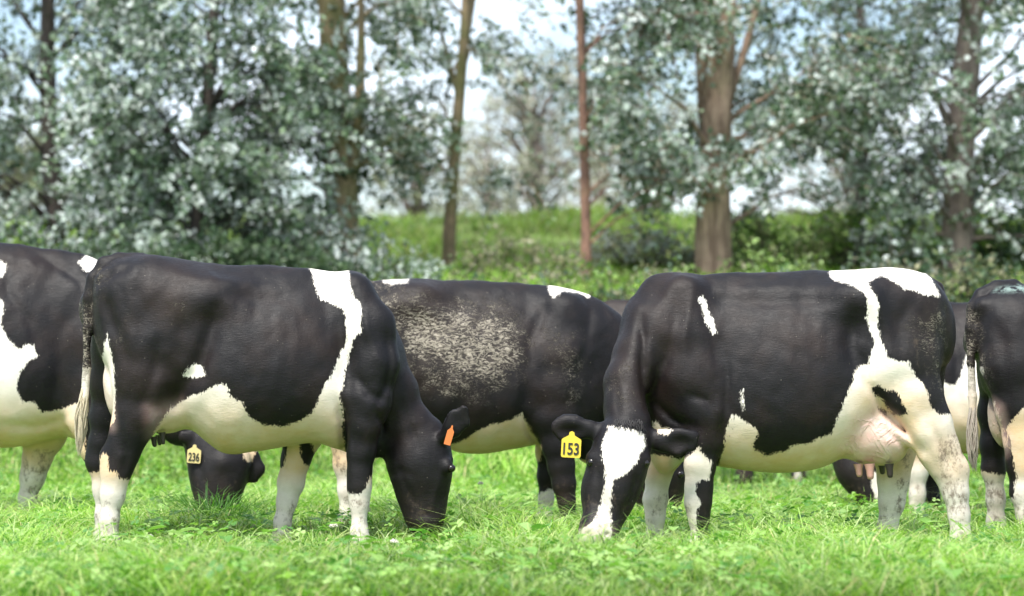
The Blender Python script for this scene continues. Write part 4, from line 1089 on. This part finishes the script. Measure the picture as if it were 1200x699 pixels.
H.build([('w', 'near', -.2, [(1178, 502), (1190, 484), (1200, 472), (1230, 455), (1420, 500), (1420, 680), (1160, 680), (1178, 590), (1186, 584), (1190, 560), (1184, 530)]),
         ('b', 'near', -.2, [(1300, 440), (1420, 440), (1420, 500), (1330, 500)]),
         ('w', 'far', .17, [(1140, 551), (1185, 558), (1185, 680), (1140, 680)]), ('w', 'far', .2, [(1200, 472), (1230, 455), (1400, 500), (1400, 600), (1200, 540)]),
         ('w', 'near', -.09, [(1128, 432), (1148, 432), (1150, 500), (1128, 500)]),
         ('w', 'near', -.1, [(1150, 470), (1160, 470), (1176, 520), (1170, 530), (1156, 520)])],
        pink=[('near', -.1, .8, [(1154, 470), (1164, 478), (1176, 520), (1170, 532), (1156, 520)])],
        mud=[('near', -.09, .9, [(1130, 360), (1146, 360), (1146, 500), (1130, 500)]), ('far', .17, .95, [(1140, 551), (1185, 558), (1185, 680), (1140, 680)])],
        caked=[('near', -.09, .7, [(1131, 365), (1143, 365), (1143, 450), (1131, 450)])],
        mint=[('near', -.1, .55, [(1164, 342), (1172, 338), (1200, 334), (1215, 336), (1200, 342), (1180, 342)])])
H.eye(1540, 550, -.10)
tail_switch(H, [(1140, 478, -.09), (1139, 505, -.095), (1140, 530, -.095), (1142, 548, -.095)], [4, 7, 7, 2], M['hair_grey'], 80)

# ================================================================== farthest cow: a strip of its back and its hind feet
E_ = Cow(20.0, 590, 965, 'rusty brown-black cow farthest back, only a strip of its back and two feet showing', h=0.015, mat='coat_brown')
E_.trunk([(674, 372, 430, .10, .1), (688, 358, 460, .17, .3), (712, 352.5, 478, .22, .5), (760, 352, 492, .3, .45), (800, 353, 496, .32, .4), (850, 353, 485, .29, .3), (890, 352, 462, .26, .2), (925, 355, 448, .2, .1), (942, 370, 430, .1, .1)])
legs(E_, [(900, 400, -.1, 34, .12), (898, 450, -.15, 26, .09), (884, 500, -.16, 16, .06), (874, 535, -.16, 11.5, .048), (872, 560, -.16, 8.5, .038), (871, 580, -.16, 8, .036), (869, 592, -.16, 9.5, .045)],
         [(915, 400, .1, 32, .12), (918, 450, .15, 26, .09), (930, 500, .16, 15, .06), (936, 535, .16, 10.5, .048), (936, 562, .16, 7.5, .038), (935, 580, .16, 7.5, .036), (934, 590, .16, 9, .045)],
         [(715, 430, -.14, 26, .09), (724, 480, -.16, 16, .065), (722, 530, -.16, 10, .048), (724, 565, -.16, 7.5, .036), (724, 590, -.16, 9, .045)],
         [(735, 440, .14, 24, .09), (742, 490, .15, 14, .06), (744, 535, .15, 9, .046), (744, 570, .15, 7, .036), (744, 588, .15, 9, .045)], k=.07)
E_.chain([(700, 400, 0, 32, .14), (672, 405, 0, 24, .11), (648, 408, 0, 20, .09)], .07)
E_.chain([(646, 408, 0, 18, .08), (634, 420, 0, 20, .10), (622, 436, 0, 15, .08), (612, 450, 0, 12, .07)], .04, 2.3)
E_.chain([(650, 395, -.09, 5, .02), (660, 390, -.15, 8, .015)], .02)
E_.build([('w', 'far', .16, [(930, 548), (938, 550), (937, 574), (929, 572)])])
E_.eye(634, 412, -.09)

# ------------------------------------------------------------------ white clover flowers
def flower(px, py, Y, size, label):
    X, _, Z = at(px, py, Y)
    root = empty('clover_flower', (X, Y, 0))
    tag(root, label, 'flower', 'white clover flowers in the grass')
    T = Tubes(); T.add([(0, 0, -0.01), (0.004, 0, Z * .5), (0, 0, Z)], [.0016, .0014, .0012], 6)
    link('stem', T.mesh('stem'), M['stem'], root)
    T = Tubes()
    for i in range(46):
        d = rng.normal(0, 1, 3); d /= np.linalg.norm(d); d[2] = abs(d[2]) * 1.0 - .25
        T.add([(0, 0, Z), np.array((0, 0, Z)) + d * size * .6, np.array((0, 0, Z)) + d * size + (0, 0, size * .15)], [.0015, size * .20, size * .04], 5)
    link('flower_head', T.mesh('flower_head'), M['petal'], root)
M['stem'] = simple('flower_stem', (0.16, 0.32, 0.07), 0.6)
M['petal'] = simple('clover_petal', (0.78, 0.72, 0.66), 0.6, 0.12, 90)
for px, py, Y, sz, lb in [(391, 619, 13.0, .016, 'white clover flower just left of the near white forefoot in the left half'),
                          (462, 638, 12.3, .016, 'white clover flower right of the forefoot, before the black grazing head'),
                          (520, 649, 12.0, .015, 'white clover flower at the lower centre, upper of a close pair'),
                          (512, 674, 11.5, .014, 'white clover flower at the lower centre, lower of a close pair'),
                          (497, 662, 11.8, .013, 'small white clover flower left of the close pair'),
                          (757, 672, 11.4, .017, 'large white clover flower below the head with the white blaze'),
                          (176, 632, 12.8, .013, 'white clover flower right of the near hind foot at the left'),
                          (470, 527, 18.6, .014, 'far white clover flower behind the black grazing head'),
                          (563, 569, 16.0, .013, 'far white clover flower in the gap below the muddy cow'),
                          (322, 655, 12.2, .013, 'white clover flower in the grass below the white belly')]:
    flower(px, py - 2, Y, sz * 1.3, lb)

# ------------------------------------------------------------------ trees
def leaves_mesh(name, P, Dv, size, aspect, pal, pr=None, per=30):
    """P base points, Dv directions; folded oval leaves"""
    n = len(P)
    Dv = Dv / (np.linalg.norm(Dv, axis=1, keepdims=True) + 1e-9)
    rnd = rng.normal(0, 1, (n, 3)); W = np.cross(Dv, rnd); W /= np.linalg.norm(W, axis=1, keepdims=True) + 1e-9
    Nn = np.cross(Dv, W)
    s = size * (0.65 + 0.7 * rng.random((n, 1)))
    V = np.zeros((n, 6, 3))
    for j, (u, w_, f) in enumerate([(0, 0, 0), (0.35, 0.5, .12), (0.75, 0.38, .1), (1.0, 0, -.05), (0.75, -0.38, .1), (0.35, -0.5, .12)]):
        V[:, j] = P + Dv * s * u + W * s * w_ * aspect + Nn * s * f
    pal = np.array(pal); ng = n // per + 1; gi = np.minimum(np.arange(n) // per, ng - 1)
    ci = np.where(rng.random(n) < 0.55, rng.choice(len(pal), ng, p=pr)[gi], rng.choice(len(pal), n, p=pr))
    c = pal[ci] * (0.8 + 0.4 * rng.random((n, 1))) * (0.8 + 0.4 * rng.random((ng, 1)))[gi]
    C = np.repeat(np.concatenate([c, np.ones((n, 1))], 1), 6, 0)
    b = (np.arange(n) * 6)[:, None]
    me = np_mesh(name, V.reshape(-1, 3), [np.concatenate([b + [0, 1, 2, 3], b + [0, 3, 4, 5]])], smooth=False)
    color_attr(me, 'tint', C)
    return me

SILVER = [(0.36, 0.42, 0.37), (0.50, 0.55, 0.52), (0.15, 0.215, 0.145), (0.04, 0.075, 0.032), (0.22, 0.30, 0.18), (0.62, 0.66, 0.64)]  # silvery leaves; palest and darkest tones also paint in highlights and deep shade
SILVER_P = [0.22, 0.14, 0.22, 0.20, 0.15, 0.07]
OLIVE = [(0.20, 0.23, 0.10), (0.30, 0.29, 0.17), (0.13, 0.16, 0.07), (0.36, 0.34, 0.25)]
DARK = [(0.07, 0.12, 0.06), (0.045, 0.08, 0.04), (0.12, 0.18, 0.09)]
GREEN = [(0.17, 0.29, 0.06), (0.25, 0.38, 0.09), (0.08, 0.16, 0.04), (0.30, 0.42, 0.15)]

def spray_cloud(centers, nleaf, L, spread_dir=None):
    """a drooping spray of leaves for each centre; returns leaf bases, directions and twigs"""
    P, Dv, tw = [], [], []
    for i, (c, out) in enumerate(centers):
        d = np.array(out) + rng.normal(0, 0.45, 3); d /= np.linalg.norm(d) + 1e-9
        l = L * (0.6 + 0.8 * rng.random())
        t = np.linspace(0, 1, nleaf)
        line = c + d * l * t[:, None] + np.array([0, 0, -0.35]) * l * (t[:, None] ** 2)
        tw.append(line[[0, nleaf // 3, 2 * nleaf // 3, -1]])
        tan = np.gradient(line, axis=0); tan /= np.linalg.norm(tan, axis=1, keepdims=True)
        for r in range(2):
            off = rng.normal(0, 1, (nleaf, 3)); off -= (off * tan).sum(1, keepdims=True) * tan
            off /= np.linalg.norm(off, axis=1, keepdims=True)
            P.append(line + rng.normal(0, 0.035, line.shape)); Dv.append(off + tan * 0.5 + np.array([0, 0, -0.25]))
    return np.concatenate(P), np.concatenate(Dv), tw

CLEAR = [((px_ - 600) * 30 / F_PX, w_ * 30 / F_PX) for px_, w_ in ((396, 32), (540, 12), (682, 14), (845, 34), (72, 12))]
def tree(px, Y, trunk_px, top, lean_px, bark, label, crown, nspray, leaf=0.065, pal=SILVER, pr=SILVER_P, asp=0.75, gaps=0.5, seed=1, name='gum_tree', forks=(), nleaf=15, L=.55, bend=0.1):
    """trunk_px = width in px at the base; crown = list of (px0,px1,py0,py1,depth,weight) boxes in tree distance giving where foliage hangs"""
    q = Y / F_PX
    X0 = (px - 600) * q; z0 = float(ground_z(X0, Y)) - 0.1
    root = empty(name, (X0, Y, z0)); tag(root, label, 'tree', 'trees on the bank behind the cows')
    r0 = trunk_px * q / 2
    T = Tubes()
    rs = np.random.default_rng(seed)
    nz = 12; t = np.linspace(0, 1, nz)
    line = np.stack([lean_px * q * t + bend * np.sin(t * 5 + seed), 0.15 * np.sin(t * 3 + seed * 2), t * top], -1)
    rad = r0 * (1.0 - 0.62 * t) * (1 + 0.15 * np.exp(-t * 22)) * (1 + 0.06 * np.sin(t * 30 + seed) + 0.03 * np.sin(t * 71))
    T.add(line, rad, 14)
    for (fx, fz, fr, ftx, ftz) in forks:      # forks: start height m, radius, target dx px, target height
        a_ = np.array([np.interp(fz, line[:, 2], line[:, 0]), np.interp(fz, line[:, 2], line[:, 1]), fz])
        b_ = np.array([ftx * q, rs.normal(0, .3), ftz])
        tt = np.linspace(0, 1, 8)[:, None]
        ln = a_ + (b_ - a_) * tt + np.array([fx * q, 0, 0]) * np.sin(tt * np.pi)
        T.add(ln, fr * (1 - 0.7 * tt[:, 0]), 10)
    # foliage
    cs = []
    wsum = sum((c[1] - c[0]) * (c[3] - c[2]) * c[5] for c in crown)
    ph = rs.random(6) * 6.28
    for c in crown:
        m_ = int(nspray * (c[1] - c[0]) * (c[3] - c[2]) * c[5] / wsum)
        k = 0
        tries = 0
        while k < m_ and tries < m_ * 30:
            tries += 1
            x = (c[0] + (c[1] - c[0]) * rs.random() - px) * q; z = CAM_H + (HOR - (c[2] + (c[3] - c[2]) * rs.random())) * q - z0
            y = rs.uniform(-c[4], c[4])
            g = math.sin(x * 3.1 + ph[0] + y) * math.cos(z * 3.7 + ph[1]) + 0.7 * math.sin(x * 6.3 + z * 4.1 + ph[2]) * math.cos(z * 7.2 - y * 4 + ph[3])
            if g < rs.normal(-1.0 + gaps * 1.7, 0.22): continue
            if y < .25 and rs.random() < .75 and any(abs(x + X0 - tx) < tw_ for tx, tw_ in CLEAR): continue
            p = np.array([x, y, z])
            ax = np.array([np.interp(z, line[:, 2], line[:, 0]), 0, z]); out = p - ax; out = out / (np.linalg.norm(out) + .1) + np.array([0, 0, .15])
            cs.append((p, out)); k += 1
    # limbs reach groups of sprays
    order = rs.permutation(len(cs))[:max(10, len(cs) // 16)]
    for i in order:
        p, out = cs[i]; zst = np.clip(p[2] - rs.uniform(.2, .9) * np.linalg.norm(p[:2]) , 0.5, top * .95)
        a_ = np.array([np.interp(zst, line[:, 2], line[:, 0]), np.interp(zst, line[:, 2], line[:, 1]), zst]); tt = np.linspace(0, 1, 6)[:, None]
        mid = (p - a_); ln = a_ + mid * tt + np.array([0, 0, .12]) * np.sin(tt * np.pi) + rs.normal(0, .03, (6, 3)) * np.sin(tt * np.pi)
        rr = max(0.008, min(0.03, r0 * .28)); T.add(ln, rr * (1 - .75 * tt[:, 0]), 6)
    P, Dv, tw = spray_cloud(cs, nleaf, L)
    for l in tw: T.add(l, [.006, .005, .004, .002], 4)
    link('trunk', T.mesh('trunk'), M[bark], root)
    me = leaves_mesh('crown', P, Dv, leaf, asp, pal, pr)
    link('crown', me, M['leaf'], root)
    return root

tree(72, 30, 24, 6.5, -20, 'bark_dark', 'dark slender gum tree nearest the left edge', [(-60, 190, -160, 310, .9, 1)], 450, seed=3, gaps=.66)
tree(238, 29, 17, 6.0, 10, 'bark_dark', 'gum tree with a dense silvery crown hanging to the cows, left of the mossy trunk', [(110, 385, -160, 300, 1.0, 1), (120, 390, 60, 320, .9, .8)], 760, seed=5, gaps=.5)
tree(392, 30, 42, 6.5, 14, 'bark_mossy', 'stout gum tree with a mossy forked trunk left of centre', [(330, 490, -160, 190, 1.0, .9), (300, 420, 120, 300, .8, .9)], 310, seed=8, gaps=.68,
     forks=((8, .6, .09, 34, 3.2), (-6, 2.6, .08, -70, 6.0)))
tree(536, 31, 16, 6.0, 4, 'bark_mossy', 'thin pale gum tree left of the red-brown trunk', [(455, 620, -160, 215, .8, 1)], 170, seed=11, gaps=.8, forks=((4, 2.4, .035, 40, 4.8), (-4, 2.0, .03, -50, 4.2)), leaf=.055)
tree(681, 29, 13, 6.5, 3, 'bark_red', 'straight slim tree with red-brown bark at the centre', [(690, 800, 0, 235, .7, 1), (640, 720, -160, 0, .7, .7), (655, 690, 20, 60, .3, .3)], 170, seed=14, gaps=.8, bend=.05)
tree(848, 29.5, 43, 6.5, -12, 'bark_tan', 'thickest gum tree with a tan peeling double trunk', [(720, 1000, -160, 220, 1.1, 1), (870, 1010, 130, 240, .8, .6)], 400, seed=17, gaps=.75,
     forks=((-10, .8, .10, -24, 6.2), (16, 1.6, .05, 70, 4.9), (-10, 1.3, .03, 40, 3.6)))
tree(1000, 31.5, 16, 6.0, 10, 'bark_grey', 'thin gum tree with grey drooping twigs between the two stout right hand trees', [(880, 1080, -120, 250, .9, 1)], 230, seed=19, gaps=.72, leaf=.06)
tree(1135, 30, 40, 6.5, 4, 'bark_grey', 'grey barked gum tree nearest the right edge', [(1020, 1290, -160, 230, 1.1, 1), (1040, 1290, 180, 320, .9, .7)], 680, seed=23, gaps=.55)

# thin airy trees far beyond, olive and bare twigged
def far_tree(px, Y, ztop_px, wpx, label, pal, n, seed):
    q = Y / F_PX; X0 = (px - 600) * q; z0 = float(ground_z(X0, Y)) - .1; rs = np.random.default_rng(seed)
    root = empty('distant_tree', (X0, Y, z0)); tag(root, label, 'tree', 'far trees on the ridge')
    T = Tubes(); top = CAM_H + (HOR - ztop_px) * q - z0; hw = wpx * q / 2
    T.add([(0, 0, 0), (.1, 0, top * .4), (0, 0, top * .95)], [.14, .09, .02], 8)
    pts = []
    for i in range(n):
        zz = rs.uniform(.02, 1); a_ = rs.random() * 6.28; rr = hw * math.sqrt(rs.random()) * (1 - .6 * max(0, zz - .3) ** 1.1)
        p = np.array([math.cos(a_) * rr, math.sin(a_) * rr, zz * top]); pts.append((p, (math.cos(a_) * .4, math.sin(a_) * .4, .8)))
        if i % 3 == 0: T.add([(0, 0, max(.2, (zz - .25) * top)), p * [.5, .5, 1] - [0, 0, .25 * 1], p], [.035, .02, .006], 5)
    P, Dv, tw = spray_cloud(pts, 9, .7)
    for l in tw: T.add(l, [.012, .01, .007, .003], 4)
    link('trunk', T.mesh('trunk'), M['bark_grey'], root)
    link('crown', leaves_mesh('crown', P, Dv, .085, .5, pal), M['leaf'], root)
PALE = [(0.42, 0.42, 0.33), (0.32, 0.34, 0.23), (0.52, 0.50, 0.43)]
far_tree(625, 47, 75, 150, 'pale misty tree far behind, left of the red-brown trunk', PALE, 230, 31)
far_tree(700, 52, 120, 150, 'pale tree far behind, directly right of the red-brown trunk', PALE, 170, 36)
far_tree(770, 50, 130, 150, 'low pale olive tree far behind, left of the tan double trunk', [(0.32, 0.32, 0.22), (0.24, 0.27, 0.16)], 180, 32)
far_tree(485, 48, 140, 150, 'dull olive tree far behind, left of the thin pale gum', [(0.26, 0.29, 0.17), (0.17, 0.2, 0.10)], 170, 33)
far_tree(570, 54, 150, 130, 'grey-green bushy tree far behind, right of the thin pale gum', [(0.34, 0.37, 0.26), (0.25, 0.29, 0.18)], 130, 37)
far_tree(10, 48, 165, 130, 'olive tree far behind at the left edge', [(0.16, 0.2, 0.09), (0.24, 0.27, 0.14)], 340, 34)
far_tree(990, 50, 90, 220, 'broad twiggy tree far behind between the right hand gums', [(0.34, 0.35, 0.27), (0.23, 0.26, 0.17), (0.42, 0.42, 0.36)], 300, 35)

# undergrowth along the foot of the trees
def shrub(px, py_top, Y, wpx, label, pal, n, leaf, seed, mat='green_leaf', pr=None, name='shrub'):
    q = Y / F_PX; X0 = (px - 600) * q; z0 = float(ground_z(X0, Y)) - .05; rs = np.random.default_rng(seed)
    root = empty(name, (X0, Y, z0)); tag(root, label, 'shrub', 'undergrowth below the trees')
    top = CAM_H + (HOR - py_top) * q - z0; hw = wpx * q / 2
    T = Tubes(); pts = []
    lob = [(rs.uniform(-.75, .75), rs.uniform(.55, 1.0)) for _ in range(5)]
    for i in range(n):
        a_ = rs.random() * 6.28; u = rs.uniform(-1, 1); l, hgt = min(lob, key=lambda s_: abs(s_[0] - u))
        hm = top * hgt * math.sqrt(max(.08, 1 - ((u - l) / .9) ** 2)) * (1 - .25 * abs(u))
        z = hm * rs.random() ** .6; p = np.array([u * hw, rs.uniform(-.45, .45) * min(hw, 1.3), z])
        pts.append((p, (u * .5, rs.normal(0, .4), .6)))
        if i % 2 == 0: T.add([(u * hw * .3, 0, 0), p * [.7, .7, .6], p], [.015, .01, .004], 5)
    P, Dv, tw = spray_cloud(pts, 10, .38)
    for l in tw[::2]: T.add(l, [.006, .005, .004, .002], 4)
    link('stems', T.mesh('stems'), M['bark_dark'], root)
    link('foliage', leaves_mesh('foliage', P, Dv, leaf, .7, pal, pr), M[mat], root)
shrub(15, 262, 28.5, 150, 'bright green bush at the left edge behind the first cow', GREEN + DARK + SILVER[:2], 70, .06, 41)
shrub(150, 285, 28, 190, 'dark green bush below the dense silvery crown', DARK + SILVER[:3], 120, .06, 42)
shrub(300, 275, 28, 170, 'very dark bush left of the mossy forked trunk', DARK, 200, .06, 43)
shrub(455, 296, 28, 110, 'low grey-green bush right of the mossy forked trunk', SILVER, 45, .055, 44, 'leaf', SILVER_P)
shrub(600, 285, 29, 130, 'brownish olive scrub between the pale and red-brown trunks', OLIVE + GREEN[:1], 60, .05, 45)
shrub(755, 272, 31, 150, 'grey olive scrub right of the red-brown trunk', OLIVE + SILVER[:2], 120, .05, 46)
shrub(920, 255, 30.5, 130, 'leafy green bush right of the tan double trunk', GREEN + OLIVE[:2], 75, .06, 47)
shrub(1020, 235, 30.5, 150, 'taller fresh green bush left of the grey trunk', GREEN + OLIVE[:2], 110, .06, 48)
shrub(1080, 295, 31, 90, 'low dark bush at the foot of the grey trunk', DARK + OLIVE[:1], 80, .055, 49)
shrub(1195, 245, 30.5, 110, 'green bush at the right edge', GREEN + DARK, 130, .06, 50)
shrub(560, 312, 26.5, 180, 'long low band of dull scrub at the foot of the pale thin gum', OLIVE + GREEN[:2] + SILVER[2:3], 70, .05, 51)
shrub(740, 310, 26.5, 200, 'low brownish scrub at the foot of the bank right of centre', OLIVE + GREEN[:2] + SILVER[2:3], 90, .05, 52)
shrub(1150, 312, 25.5, 130, 'dark low undergrowth in front of the grey trunk nearest the right edge', DARK + OLIVE[:2], 120, .05, 53)
shrub(1010, 305, 26, 150, 'mixed low undergrowth behind the rump of the pink-uddered cow', DARK + OLIVE + SILVER[:2], 120, .05, 54)
shrub(880, 306, 26.5, 110, 'small green and olive bush at the right foot of the tan trunk', GREEN + OLIVE[:2], 70, .05, 55)
